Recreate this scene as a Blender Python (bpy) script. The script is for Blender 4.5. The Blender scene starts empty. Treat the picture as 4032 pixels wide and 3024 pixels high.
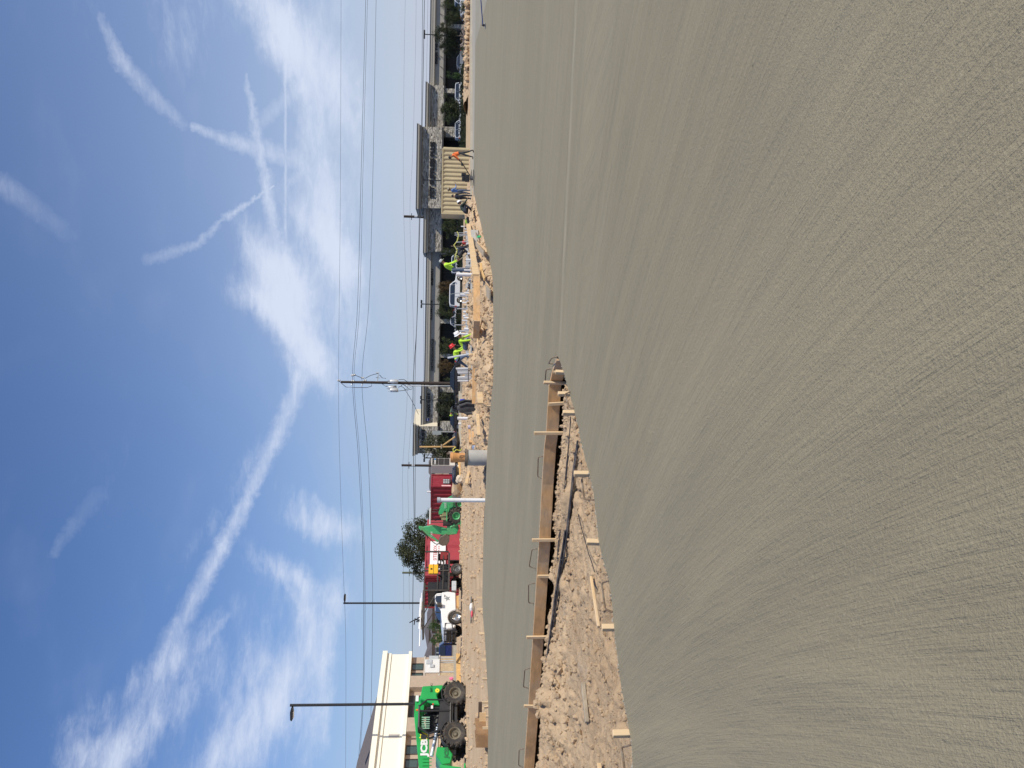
import bpy, bmesh, math, random
import numpy as np
from mathutils import Vector, Matrix, Euler
R = math.radians
random.seed(7)
SC = bpy.context.scene
COL = SC.collection
# ------------------------------------------------------------------ camera (the photograph is a portrait shot turned on its side)
F_PX, CX, CY, CAM_H = 3300.0, 2016.0, 1512.0, 1.4
PITCH = math.atan((CX - 1770) / F_PX); ROLL = math.atan(0.018)
fw = Vector((0, math.cos(PITCH), -math.sin(PITCH))); dn = Vector((0, -math.sin(PITCH), -math.cos(PITCH))); rt = Vector((1, 0, 0))
U_ = dn * math.cos(ROLL) + rt * math.sin(ROLL)
V_ = dn * math.sin(ROLL) - rt * math.cos(ROLL)
camd = bpy.data.cameras.new('camera'); cam = bpy.data.objects.new('camera', camd); COL.objects.link(cam)
camd.sensor_width = 36; camd.lens = 36 * F_PX / 4032; camd.clip_start = 0.05; camd.clip_end = 4000
m = Matrix((U_, -V_, -fw)).transposed().to_4x4(); m.translation = (0, 0, CAM_H); cam.matrix_world = m
SC.camera = cam
def ray(x, y): return fw * F_PX + U_ * (x - CX) + V_ * (y - CY)
def P(x, y, D):
    r = ray(x, y); return Vector((0, 0, CAM_H)) + r * (D / r.y)
def G(x, y, z=0.0):
    r = ray(x, y); return Vector((0, 0, CAM_H)) + r * ((z - CAM_H) / r.z)
# ------------------------------------------------------------------ light
SUN_AZ, SUN_EL = 31.0, 44.0     # degrees towards the camera side from +X, height
SD = Vector((math.cos(R(SUN_EL)) * math.cos(R(SUN_AZ)), -math.cos(R(SUN_EL)) * math.sin(R(SUN_AZ)), math.sin(R(SUN_EL))))
sl = bpy.data.lights.new('sun', 'SUN'); sl.energy = 4.4; sl.angle = R(0.5); sl.color = (1.0, 0.93, 0.80)
so = bpy.data.objects.new('sun', sl); COL.objects.link(so); so.rotation_euler = SD.to_track_quat('Z', 'Y').to_euler(); so.location = (30, -20, 40)
SC.view_settings.view_transform = 'Standard'; SC.view_settings.look = 'None'; SC.view_settings.exposure = 0.0; SC.view_settings.gamma = 1
W = bpy.data.worlds.new('World'); SC.world = W; W.use_nodes = True
class NT:
    def __init__(s, nt): s.nt = nt
    def n(s, t, **k):
        o = s.nt.nodes.new(t)
        for a, b in k.items(): setattr(o, a, b)
        return o
    def put(s, sock, v):
        if isinstance(v, bpy.types.NodeSocket): s.nt.links.new(v, sock)
        elif v is not None: sock.default_value = v
    def m(s, op, a, b=None, c=None, clamp=False):
        o = s.n('ShaderNodeMath', operation=op, use_clamp=clamp)
        for i, v in enumerate((a, b, c)): s.put(o.inputs[i], v)
        return o.outputs[0]
    def v(s, op, a, b=None, sc=None):
        o = s.n('ShaderNodeVectorMath', operation=op); s.put(o.inputs[0], a)
        if b is not None: s.put(o.inputs[1], b)
        if sc is not None: s.put(o.inputs['Scale'], sc)
        return o.outputs['Value'] if op in ('DOT_PRODUCT', 'LENGTH') else o.outputs['Vector']
    def noise(s, vec, scale, det=4, rough=0.55, dist=0, out='Fac'):
        o = s.n('ShaderNodeTexNoise'); s.put(o.inputs['Vector'], vec); s.put(o.inputs['Scale'], scale)
        o.inputs['Detail'].default_value = det; o.inputs['Roughness'].default_value = rough; o.inputs['Distortion'].default_value = dist
        return o.outputs[out]
    def mr(s, v, a, b, c, d, smooth=False):
        o = s.n('ShaderNodeMapRange'); o.interpolation_type = 'SMOOTHSTEP' if smooth else 'LINEAR'
        for i, q in enumerate((v, a, b, c, d)): s.put(o.inputs[i], q)
        return o.outputs[0]
    def mix(s, f, a, b, mode='MIX'):
        o = s.n('ShaderNodeMix', data_type='RGBA', blend_type=mode)
        s.put(o.inputs[0], f); s.put(o.inputs[6], a); s.put(o.inputs[7], b); return o.outputs[2]
    def comb(s, x, y, z):
        o = s.n('ShaderNodeCombineXYZ')
        for i, q in enumerate((x, y, z)): s.put(o.inputs[i], q)
        return o.outputs[0]
w = NT(W.node_tree)
for nd in list(W.node_tree.nodes): W.node_tree.nodes.remove(nd)
SKY_STR = 0.10
sky = w.n('ShaderNodeTexSky', sky_type='NISHITA', sun_disc=False, sun_elevation=R(SUN_EL), sun_rotation=R(90 + SUN_AZ), air_density=1.0, dust_density=0.6, ozone_density=1.6, altitude=50)
tc = w.n('ShaderNodeTexCoord'); sp = w.n('ShaderNodeSeparateXYZ'); w.put(sp.inputs[0], tc.outputs['Generated'])
AZ = w.m('MULTIPLY', w.m('ARCTAN2', sp.outputs[0], sp.outputs[1]), F_PX)
EL = w.m('MULTIPLY', w.m('ARCSINE', sp.outputs[2]), F_PX)
PV = w.comb(AZ, EL, 0.0)                       # sky position, in steps of 1/3300 radian
def sp2(x, y):
    r = ray(x, y).normalized(); return (math.atan2(r.x, r.y) * F_PX, math.asin(r.z) * F_PX, 0.0)
wob = w.noise(w.v('SCALE', PV, sc=0.004), 1.0, 5, 0.6, out='Color')
wob2 = w.noise(w.v('SCALE', PV, sc=0.03), 1.0, 5, 0.65, out='Color')
off = w.v('ADD', w.v('SCALE', w.v('SUBTRACT', wob, (.5, .5, .5)), sc=110), w.v('SCALE', w.v('SUBTRACT', wob2, (.5, .5, .5)), sc=30))
offs = w.v('ADD', w.v('SCALE', w.v('SUBTRACT', wob, (.5, .5, .5)), sc=36), w.v('SCALE', w.v('SUBTRACT', wob2, (.5, .5, .5)), sc=46))
PW = w.v('MULTIPLY', w.v('ADD', PV, off), (1, 1, 0)); PS = w.v('MULTIPLY', w.v('ADD', PV, offs), (1, 1, 0))
def seg(p, a, b, w0, w1, i0, i1):
    a = Vector(sp2(*a)); b = Vector(sp2(*b)); d = b - a
    q = w.v('SUBTRACT', p, tuple(a)); t = w.m('MULTIPLY', w.v('DOT_PRODUCT', q, tuple(d / d.length_squared)), 1.0, clamp=True)
    dist = w.v('LENGTH', w.v('SUBTRACT', q, w.v('SCALE', tuple(d), sc=t)))
    k = w.m('DIVIDE', dist, w.m('MULTIPLY_ADD', t, w1 - w0, w0))
    return w.m('MULTIPLY', w.mr(k, 1.0, 0.0, 0.0, 1.0, True), w.m('MULTIPLY_ADD', t, i1 - i0, i0))
def blob(p, c, rl, rs, ang, s):
    c = Vector(sp2(*c)); ca, sa = math.cos(R(ang)), math.sin(R(ang))
    q = w.v('SUBTRACT', p, tuple(c))
    a = w.v('DOT_PRODUCT', q, (ca / rl, sa / rl, 0)); b = w.v('DOT_PRODUCT', q, (-sa / rs, ca / rs, 0))
    r2 = w.m('ADD', w.m('MULTIPLY', a, a), w.m('MULTIPLY', b, b))
    return w.m('MULTIPLY', w.m('EXPONENT', w.m('MULTIPLY', r2, -1.0)), s)
def total(L, op='ADD'):
    o = L[0]
    for q in L[1:]: o = w.m(op, o, q)
    return o
# contrails: pixel (x, y) of the photograph -> direction; widths in 1/3300 rad
PT = w.v('MULTIPLY', w.v('ADD', PV, w.v('SCALE', offs, sc=0.16)), (1, 1, 0))
thin = total([seg(PT if (w0 + w1) / 2 < 16 else PS, a, b, w0, w1, i0, i1) for a, b, w0, w1, i0, i1 in [
    ((395, 60), (470, 240), 20, 48, .25, .6), ((470, 240), (600, 380), 48, 50, .6, .55), ((600, 380), (720, 490), 46, 30, .5, .3),
    ((765, 500), (1000, 580), 22, 58, .5, .85), ((1000, 580), (1240, 650), 58, 52, .85, .3),
    ((968, 290), (1010, 520), 10, 34, .4, .85), ((1010, 520), (1050, 740), 34, 34, .85, .8), ((1050, 740), (1090, 950), 34, 36, .75, .6),
    ((1138, 0), (1122, 330), 11, 10, .7, .7), ((1122, 330), (1124, 900), 9, 9, .75, .6), ((1124, 900), (1142, 1600), 10, 9, .35, .2),
    ((1010, 500), (1180, 340), 45, 40, .35, .5), ((1135, 740), (1230, 640), 16, 40, .3, .4),
    ((1085, 730), (890, 860), 8, 24, .85, .55), ((890, 860), (780, 960), 14, 30, .45, .4), ((780, 960), (590, 1020), 26, 40, .45, .3),
    ((0, 720), (260, 920), 60, 70, .32, .12), ((210, 2180), (380, 1950), 30, 60, .2, .14),
    ((1190, 1500), (960, 1980), 58, 42, .7, .85), ((960, 1980), (690, 2500), 48, 60, .95, .6), ((690, 2500), (470, 3030), 70, 90, .6, .4),
    ((1050, 2200), (1190, 2400), 26, 20, .2, .3), ((780, 2560), (900, 2420), 30, 22, .2, .4)]], 'MAXIMUM')
fib = w.noise(w.v('MULTIPLY', PV, (0.005, 0.016, 0)), 1.0, 6, 0.6, 0.3)
fib3 = w.noise(w.v('MULTIPLY', w.v('ADD', PV, (200, 70, 0)), (0.012, 0.04, 0)), 1.0, 6, 0.7, 0.6)
fib2 = w.noise(w.v('MULTIPLY', w.v('ADD', PV, (900, 300, 0)), (0.0022, 0.0045, 0)), 1.0, 5, 0.5, 0.2)
soft = total([blob(PW, c, rl, rs, an, s) for c, rl, rs, an, s in [
    ((1120, 1060), 200, 80, 40, .85), ((1010, 1180), 150, 70, 65, .6), ((1130, 1250), 260, 90, 25, .85), ((1230, 1420), 160, 70, 40, .55), ((1220, 900), 260, 70, 40, .55),
    ((1180, 180), 330, 90, 35, .6), ((1010, 20), 260, 70, 30, .4), ((650, 20), 230, 110, 0, .25), ((330, 10), 160, 60, 20, .25), ((780, 130), 260, 90, -30, .2),
    ((1250, 600), 700, 55, 14, .42), ((1340, 350), 900, 110, 5, .4), ((1290, 1000), 500, 70, 12, .45),
    ((1290, 2050), 160, 60, 75, .6), ((1120, 2250), 200, 50, 60, .55), ((1215, 2080), 120, 50, 70, .35), ((1180, 2350), 120, 40, 20, .35), ((1180, 1950), 200, 40, 60, .25),
    ((1120, 2750), 460, 80, -22, .6), ((880, 2950), 420, 90, -30, .62), ((640, 2800), 320, 85, -38, .5), ((400, 2980), 150, 120, 60, .34), ((1000, 2560), 280, 60, -20, .35), ((760, 2500), 240, 40, -50, .3), ((1280, 2700), 160, 30, 0, .3),
    ((600, 2650), 260, 60, -50, .3), ((890, 1960), 520, 45, -28, .30), ((1240, 2820), 420, 60, -8, .4), ((330, 2990), 160, 90, 30, .2), ((420, 1900), 420, 160, -25, .12), ((820, 1600), 260, 60, -10, .1)]])
cl = w.m('MULTIPLY', w.mr(w.m('ADD', soft, w.m('MULTIPLY', w.m('ADD', w.m('SUBTRACT', fib, 0.5), w.m('MULTIPLY', w.m('SUBTRACT', fib3, 0.5), 0.7)), 0.9)), 0.10, 1.25, 0.0, 1.0, True), 0.95)
cl = w.m('MULTIPLY', cl, w.mr(soft, 0.03, 0.3, 0, 1))
veil = w.m('MULTIPLY', w.mr(fib2, 0.5, 0.9, 0.0, 1.0, True), 0.07)
tt = w.m('MULTIPLY', w.mr(thin, 0.05, 1.0, 0.0, 1.0), w.m('MULTIPLY', w.mr(fib, 0.25, 0.65, 0.45, 0.95), w.mr(fib3, 0.3, 0.62, 0.5, 1.0)))
dens = w.m('SUBTRACT', 1.0, w.m('MULTIPLY', w.m('SUBTRACT', 1.0, cl, clamp=True), w.m('MULTIPLY', w.m('SUBTRACT', 1.0, tt, clamp=True), w.m('SUBTRACT', 1.0, veil))), clamp=True)
# low haze: whitish towards the right, lilac grey on the very horizon
hz = w.m('EXPONENT', w.m('MULTIPLY', w.m('MAXIMUM', EL, 0.0), -1 / 380.0))
hz = w.m('MULTIPLY', hz, w.m('MULTIPLY_ADD', w.mr(fib2, .3, .7, 0, 1), .25, .72))
wash = w.m('MULTIPLY', w.m('EXPONENT', w.m('MULTIPLY', w.m('MAXIMUM', EL, 0.0), -1 / 620.0)), w.mr(AZ, -900, 1100, 0.0, 0.85, True))
skyc = w.v('MULTIPLY', sky.outputs[0], (1.0, 1.0, 1.0))
skyc = w.v('MULTIPLY', skyc, (0.66, 0.87, 1.22))
CLOUD = (7.0, 7.7, 9.3, 1); HAZEC = (4.9, 5.2, 6.5, 1)
c1 = w.mix(wash, skyc, (6.9, 7.7, 8.8, 1))
c2 = w.mix(hz, c1, HAZEC)
c3 = w.mix(dens, c2, CLOUD)
bg = w.n('ShaderNodeBackground'); w.put(bg.inputs[0], c3); bg.inputs[1].default_value = SKY_STR
wo = w.n('ShaderNodeOutputWorld'); w.nt.links.new(bg.outputs[0], wo.inputs[0])
# ------------------------------------------------------------------ mesh helpers
class MB:
    def __init__(s): s.v = []; s.f = []; s.mi = []; s.cur = 0
    def add(s, vs, fs):
        o = len(s.v); s.v.extend([tuple(q) for q in vs]); s.f.extend([tuple(i + o for i in f) for f in fs]); s.mi.extend([s.cur] * len(fs)); return s
    def box(s, c, size, rz=0.0, rot=None):
        x, y, z = (q / 2 for q in size); M = rot if rot is not None else Matrix.Rotation(rz, 3, 'Z'); c = Vector(c)
        vs = [M @ Vector((a * x, b * y, d * z)) + c for d in (-1, 1) for b in (-1, 1) for a in (-1, 1)]
        return s.add(vs, [(0, 2, 3, 1), (4, 5, 7, 6), (0, 1, 5, 4), (2, 6, 7, 3), (0, 4, 6, 2), (1, 3, 7, 5)])
    def b(s, x0, x1, y0, y1, z0, z1): return s.box(((x0 + x1) / 2, (y0 + y1) / 2, (z0 + z1) / 2), (abs(x1 - x0), abs(y1 - y0), abs(z1 - z0)))
    def bar(s, p, q, w_, h_, up=(0, 0, 1)):
        p, q = Vector(p), Vector(q); d = (q - p); L = d.length; d.normalize(); u = Vector(up)
        if abs(d.dot(u)) > .98: u = Vector((0, 1, 0))
        sd = d.cross(u).normalized(); u = sd.cross(d)
        return s.box((p + q) / 2, (L, w_, h_), rot=Matrix((d, sd, u)).transposed())
    def tube(s, pts, r, n=8, caps=True):
        pts = [Vector(p) for p in pts]; rs = r if isinstance(r, (list, tuple)) else [r] * len(pts); rings = []; ref = Vector((0, 0, 1))
        for i, p in enumerate(pts):
            d = (pts[min(i + 1, len(pts) - 1)] - pts[max(i - 1, 0)]).normalized()
            if abs(d.dot(ref)) > .95: ref = Vector((1, 0, 0)) if abs(d.x) < .9 else Vector((0, 1, 0))
            a = d.cross(ref).normalized(); b = a.cross(d)
            rings.append([p + (a * math.cos(t) + b * math.sin(t)) * rs[i] for t in [2 * math.pi * k / n for k in range(n)]])
        vs = [q for g in rings for q in g]; fs = []
        for i in range(len(pts) - 1):
            for k in range(n):
                fs.append((i * n + k, i * n + (k + 1) % n, (i + 1) * n + (k + 1) % n, (i + 1) * n + k))
        if caps: fs.append(tuple(range(n))[::-1]); fs.append(tuple((len(pts) - 1) * n + k for k in range(n)))
        return s.add(vs, fs)
    def cyl(s, c, r, h, n=16, axis='Z', r2=None):
        c = Vector(c); a = {'X': Vector((1, 0, 0)), 'Y': Vector((0, 1, 0)), 'Z': Vector((0, 0, 1))}[axis] * (h / 2)
        return s.tube([c - a, c + a], [r, r if r2 is None else r2], n)
    def lathe(s, prof, n=16, c=(0, 0, 0), axis='Z'):
        c = Vector(c); vs = []
        for r_, z in prof:
            for k in range(n):
                t = 2 * math.pi * k / n; a, b = r_ * math.cos(t), r_ * math.sin(t)
                vs.append(c + (Vector((a, b, z)) if axis == 'Z' else Vector((a, z, b)) if axis == 'Y' else Vector((z, a, b))))
        fs = [(i * n + k, i * n + (k + 1) % n, (i + 1) * n + (k + 1) % n, (i + 1) * n + k) for i in range(len(prof) - 1) for k in range(n)]
        return s.add(vs, fs)
    def prism(s, poly, d0, d1, plane='XZ'):
        n = len(poly)
        mk = {'XZ': lambda a, b, d: (a, d, b), 'XY': lambda a, b, d: (a, b, d), 'YZ': lambda a, b, d: (d, a, b)}[plane]
        vs = [mk(a, b, d0) for a, b in poly] + [mk(a, b, d1) for a, b in poly]
        return s.add(vs, [tuple(range(n)), tuple(range(2 * n - 1, n - 1, -1))] + [(i, i + n, (i + 1) % n + n, (i + 1) % n) for i in range(n)])
    def ell(s, c, rx, ry, rz, n=12, m_=8, rot=None):
        c = Vector(c); vs = []
        for j in range(m_ + 1):
            ph = math.pi * j / m_
            for k in range(n):
                t = 2 * math.pi * k / n; q = Vector((rx * math.sin(ph) * math.cos(t), ry * math.sin(ph) * math.sin(t), -rz * math.cos(ph)))
                vs.append(c + (rot @ q if rot is not None else q))
        return s.add(vs, [(j * n + k, j * n + (k + 1) % n, (j + 1) * n + (k + 1) % n, (j + 1) * n + k) for j in range(m_) for k in range(n)])
def mesh_from(name, mb, smooth=False, fix=True):
    me = bpy.data.meshes.new(name); me.from_pydata(mb.v, [], mb.f)
    if any(mb.mi): me.polygons.foreach_set('material_index', mb.mi)
    if fix:
        bm = bmesh.new(); bm.from_mesh(me); bmesh.ops.recalc_face_normals(bm, faces=bm.faces); bm.to_mesh(me); bm.free()
    if smooth:
        try: me.shade_smooth()
        except Exception: pass
        try: me.set_sharp_from_angle(angle=R(40))
        except Exception: pass
    me.update(); return me
def obj(name, mb, mat, parent=None, loc=(0, 0, 0), rz=0.0, smooth=False, bevel=0, rot=None, fix=True):
    me = mb if isinstance(mb, bpy.types.Mesh) else mesh_from(name, mb, smooth, fix)
    o = bpy.data.objects.new(name, me); COL.objects.link(o)
    if not len(me.materials):
        for mm in (mat if isinstance(mat, (list, tuple)) else [mat]): me.materials.append(mm)
    o.location = loc; o.rotation_euler = rot if rot is not None else (0, 0, rz)
    if parent is not None: o.parent = parent
    if bevel:
        md = o.modifiers.new('edge_softening', 'BEVEL'); md.width = bevel; md.segments = 1; md.limit_method = 'ANGLE'; md.angle_limit = R(50)
    return o
def tag(o, label=None, cat=None, group=None, kind=None):
    for k, v_ in (('label', label), ('category', cat), ('group', group), ('kind', kind)):
        if v_: o[k] = v_
    return o
def thing(name, label, cat, loc=(0, 0, 0), rz=0.0, group=None):
    o = bpy.data.objects.new(name, None); COL.objects.link(o); o.empty_display_size = .3
    o.location = loc; o.rotation_euler = (0, 0, rz); return tag(o, label, cat, group)
def copy_tree(o, parent=None):
    c = o.copy(); COL.objects.link(c)
    if parent is not None: c.parent = parent
    for ch in KIDS.get(o.name, [q for q in bpy.data.objects if q.parent == o]): copy_tree(ch, c)
    return c
KIDS = {}
def dup(o, loc, rz=0.0, label=None, sc=None):
    if o.name not in KIDS:
        for q in bpy.data.objects:
            if q.parent is not None: KIDS.setdefault(q.parent.name, [])
        KIDS[o.name] = [q for q in bpy.data.objects if q.parent == o]
        for k in KIDS[o.name]: KIDS[k.name] = [q for q in bpy.data.objects if q.parent == k]
    c = copy_tree(o); c.location = loc; c.rotation_euler = (0, 0, rz)
    if sc: c.scale = sc if isinstance(sc, (tuple, list)) else (sc,) * 3
    if label: c['label'] = label
    return c
# ------------------------------------------------------------------ materials
MATS = {}
def mat(name, col, rough=.6, var=.12, scale=8.0, bump=.0, metal=0.0, dirt=None, dirt_amt=0.0, stretch=(1, 1, 1), spec=.5, bscale=None, coat=0.0):
    if name in MATS: return MATS[name]
    M = bpy.data.materials.new(name); M.use_nodes = True; n = NT(M.node_tree); bs = M.node_tree.nodes['Principled BSDF']
    t = n.n('ShaderNodeTexCoord').outputs['Object']
    vec = n.v('MULTIPLY', t, stretch)
    f = n.noise(vec, scale, 5, .6)
    dark = tuple(c * (1 - var) for c in col) + (1,); lite = tuple(min(1, c * (1 + var)) for c in col) + (1,)
    c = n.mix(n.mr(f, .3, .7, 0, 1), dark, lite)
    if dirt:
        g = n.noise(t, scale * .35, 6, .65)
        c = n.mix(n.m('MULTIPLY', n.mr(g, .42, .68, 0, 1, True), dirt_amt), c, tuple(dirt) + (1,))
    n.put(bs.inputs['Base Color'], c); bs.inputs['Metallic'].default_value = metal
    n.put(bs.inputs['Roughness'], n.mr(f, .2, .8, max(0, rough - .08), min(1, rough + .08)))
    bs.inputs['Specular IOR Level'].default_value = spec; bs.inputs['Coat Weight'].default_value = coat
    if bump:
        b = n.n('ShaderNodeBump'); b.inputs['Strength'].default_value = min(1, bump); b.inputs['Distance'].default_value = .02
        n.put(b.inputs['Height'], n.noise(vec, bscale or scale * 4, 5, .65)); n.put(bs.inputs['Normal'], b.outputs[0])
    MATS[name] = M; return M
def sample_noise(xy, seed=0, octaves=4, rough=.5):
    """value noise on numpy arrays"""
    rs = np.random.RandomState(seed); tab = rs.rand(256, 256); out = 0; amp = 1; tot = 0; x, y = xy[0].copy(), xy[1].copy()
    for o in range(octaves):
        xi = np.floor(x).astype(int); yi = np.floor(y).astype(int); fx = x - xi; fy = y - yi
        fx = fx * fx * (3 - 2 * fx); fy = fy * fy * (3 - 2 * fy)
        a = tab[xi % 256, yi % 256]; b = tab[(xi + 1) % 256, yi % 256]; c = tab[xi % 256, (yi + 1) % 256]; d = tab[(xi + 1) % 256, (yi + 1) % 256]
        out = out + amp * ((a * (1 - fx) + b * fx) * (1 - fy) + (c * (1 - fx) + d * fx) * fy); tot += amp
        amp *= rough; x = x * 2.03 + 17.3; y = y * 2.03 + 9.1
    return out / tot
# ground height away from the slab
EDGE_FAR = [(1874, -900), (1874, -200), (1872, 0), (1869, 270), (1867, 590), (1866, 760), (1880, 830), (1893, 880), (1908, 950), (1925, 1020), (1938, 1080), (1942, 1150), (1942, 1500), (1933, 1580), (1929, 1630), (1924, 1700),
            (1919, 1760), (1911, 1950), (1905, 2050), (1903, 2150), (1901, 2250), (1899, 2350), (1901, 2420), (1908, 2500), (1914, 2600), (1918, 2680), (1922, 2750), (1923, 2818), (1920, 3024), (1916, 3600)]
TR_FAR = [(2196, 1402), (2179, 1445), (2163, 1511), (2151, 1700), (2144, 1754), (2134, 1903), (2122, 2147), (2117, 2208), (2102, 2452), (2091, 2611), (2080, 2785), (2066, 2975), (2063, 3024), (2035, 3400)]
TR_NEAR = [(2199, 1408), (2212, 1441), (2225, 1484), (2238, 1536), (2253, 1585), (2266, 1639), (2280, 1693), (2285, 1727), (2307, 1817), (2334, 1917), (2350, 2053), (2358, 2134), (2372, 2195), (2396, 2276), (2410, 2371),
           (2421, 2507), (2425, 2532), (2444, 2690), (2470, 2832), (2489, 2943), (2492, 3024), (2530, 3300)]
EF = [G(*p) for p in EDGE_FAR]; TF = [G(*p) for p in TR_FAR]; TN = [G(*p) for p in TR_NEAR]
def edge_y(xa):
    """forward distance of the slab's far edge for each azimuth x/y (array)"""
    az = np.array([p.x / p.y for p in EF]); yy = np.array([p.y for p in EF]); o = np.argsort(az)
    return np.interp(xa, az[o], yy[o])
def base_h(X, Y):
    e = edge_y(X / np.maximum(Y, 1)); d = Y - e
    az = X / np.maximum(Y, 1)
    h = -0.10 + 0.42 * np.clip(d / 9.0, 0, 1) ** 1.2
    right = np.clip((az - 0.20) / 0.06, 0, 1)          # the right side runs level into the kerb
    h = h * (1 - right) + right * (-0.04 + 0 * h)
    h = h - 0.30 * np.clip((Y - 62) / 40, 0, 1) * (1 - right)
    return h
def gz(x, y): return float(base_h(np.array([x]), np.array([y]))[0])
def lumps(X, Y, rough_amt):
    n1 = sample_noise((X * .35, Y * .35), 1, 3); n2 = sample_noise((X * 2.1, Y * 2.1), 2, 4, .6); n3 = sample_noise((X * 7, Y * 7), 3, 3, .6)
    r_ = np.clip((n2 - .45) * 3.0, 0, 1.3)
    return (n1 - .5) * .12 + rough_amt * (r_ * .24 + (n3 - .5) * .14)
def grid(name, xs, ys, hf, m_, keep=None):
    X, Y = np.meshgrid(xs, ys); Z = hf(X, Y); nx, ny = len(xs), len(ys)
    vs = np.stack([X, Y, Z], -1).reshape(-1, 3); i = np.arange(nx * ny).reshape(ny, nx)
    q = np.stack([i[:-1, :-1], i[:-1, 1:], i[1:, 1:], i[1:, :-1]], -1)
    if keep is not None:
        k = keep((X[:-1, :-1] + X[1:, 1:]) / 2, (Y[:-1, :-1] + Y[1:, 1:]) / 2); q = q[k]
    q = q.reshape(-1, 4); me = bpy.data.meshes.new(name)
    me.vertices.add(len(vs)); me.vertices.foreach_set('co', vs.ravel()); me.loops.add(q.size); me.loops.foreach_set('vertex_index', q.ravel().astype(np.int32))
    me.polygons.add(len(q)); me.polygons.foreach_set('loop_start', np.arange(0, q.size, 4, dtype=np.int32)); me.polygons.foreach_set('loop_total', np.full(len(q), 4, dtype=np.int32))
    me.update(calc_edges=True); me.validate(); me.shade_smooth(); o = bpy.data.objects.new(name, me); COL.objects.link(o); me.materials.append(m_); return o
# ---- dirt material
def dirt_mat():
    M = bpy.data.materials.new('sandy_clay'); M.use_nodes = True; n = NT(M.node_tree); bs = M.node_tree.nodes['Principled BSDF']
    t = n.n('ShaderNodeTexCoord').outputs['Object']
    a = n.noise(t, .6, 6, .6); b = n.noise(t, 9, 6, .7); g = n.noise(n.v('ADD', t, (40, 10, 0)), .9, 5, .6); f = n.noise(t, 60, 3, .7)
    c = n.mix(n.mr(a, .35, .65, 0, 1), (.46, .32, .195, 1), (.57, .425, .275, 1))
    c = n.mix(n.m('MULTIPLY', n.mr(b, .35, .7, 0, 1), .45), c, (.58, .44, .29, 1))
    c = n.mix(n.m('MULTIPLY', n.mr(g, .58, .72, 0, 1, True), .45), c, (.46, .41, .34, 1))
    c = n.mix(n.m('MULTIPLY', n.mr(f, .6, .75, 0, 1), .35), c, (.26, .17, .10, 1))
    n.put(bs.inputs['Base Color'], c); bs.inputs['Roughness'].default_value = .95; bs.inputs['Specular IOR Level'].default_value = .15
    bp = n.n('ShaderNodeBump'); bp.inputs['Strength'].default_value = .9; bp.inputs['Distance'].default_value = .03
    vo = n.n('ShaderNodeTexVoronoi'); n.put(vo.inputs['Vector'], t); vo.inputs['Scale'].default_value = 16
    n.put(bp.inputs['Height'], n.m('ADD', n.noise(t, 34, 7, .8), n.m('MULTIPLY', vo.outputs[0], -.6))); n.put(bs.inputs['Normal'], bp.outputs[0]); return M
DIRT = dirt_mat()
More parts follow.
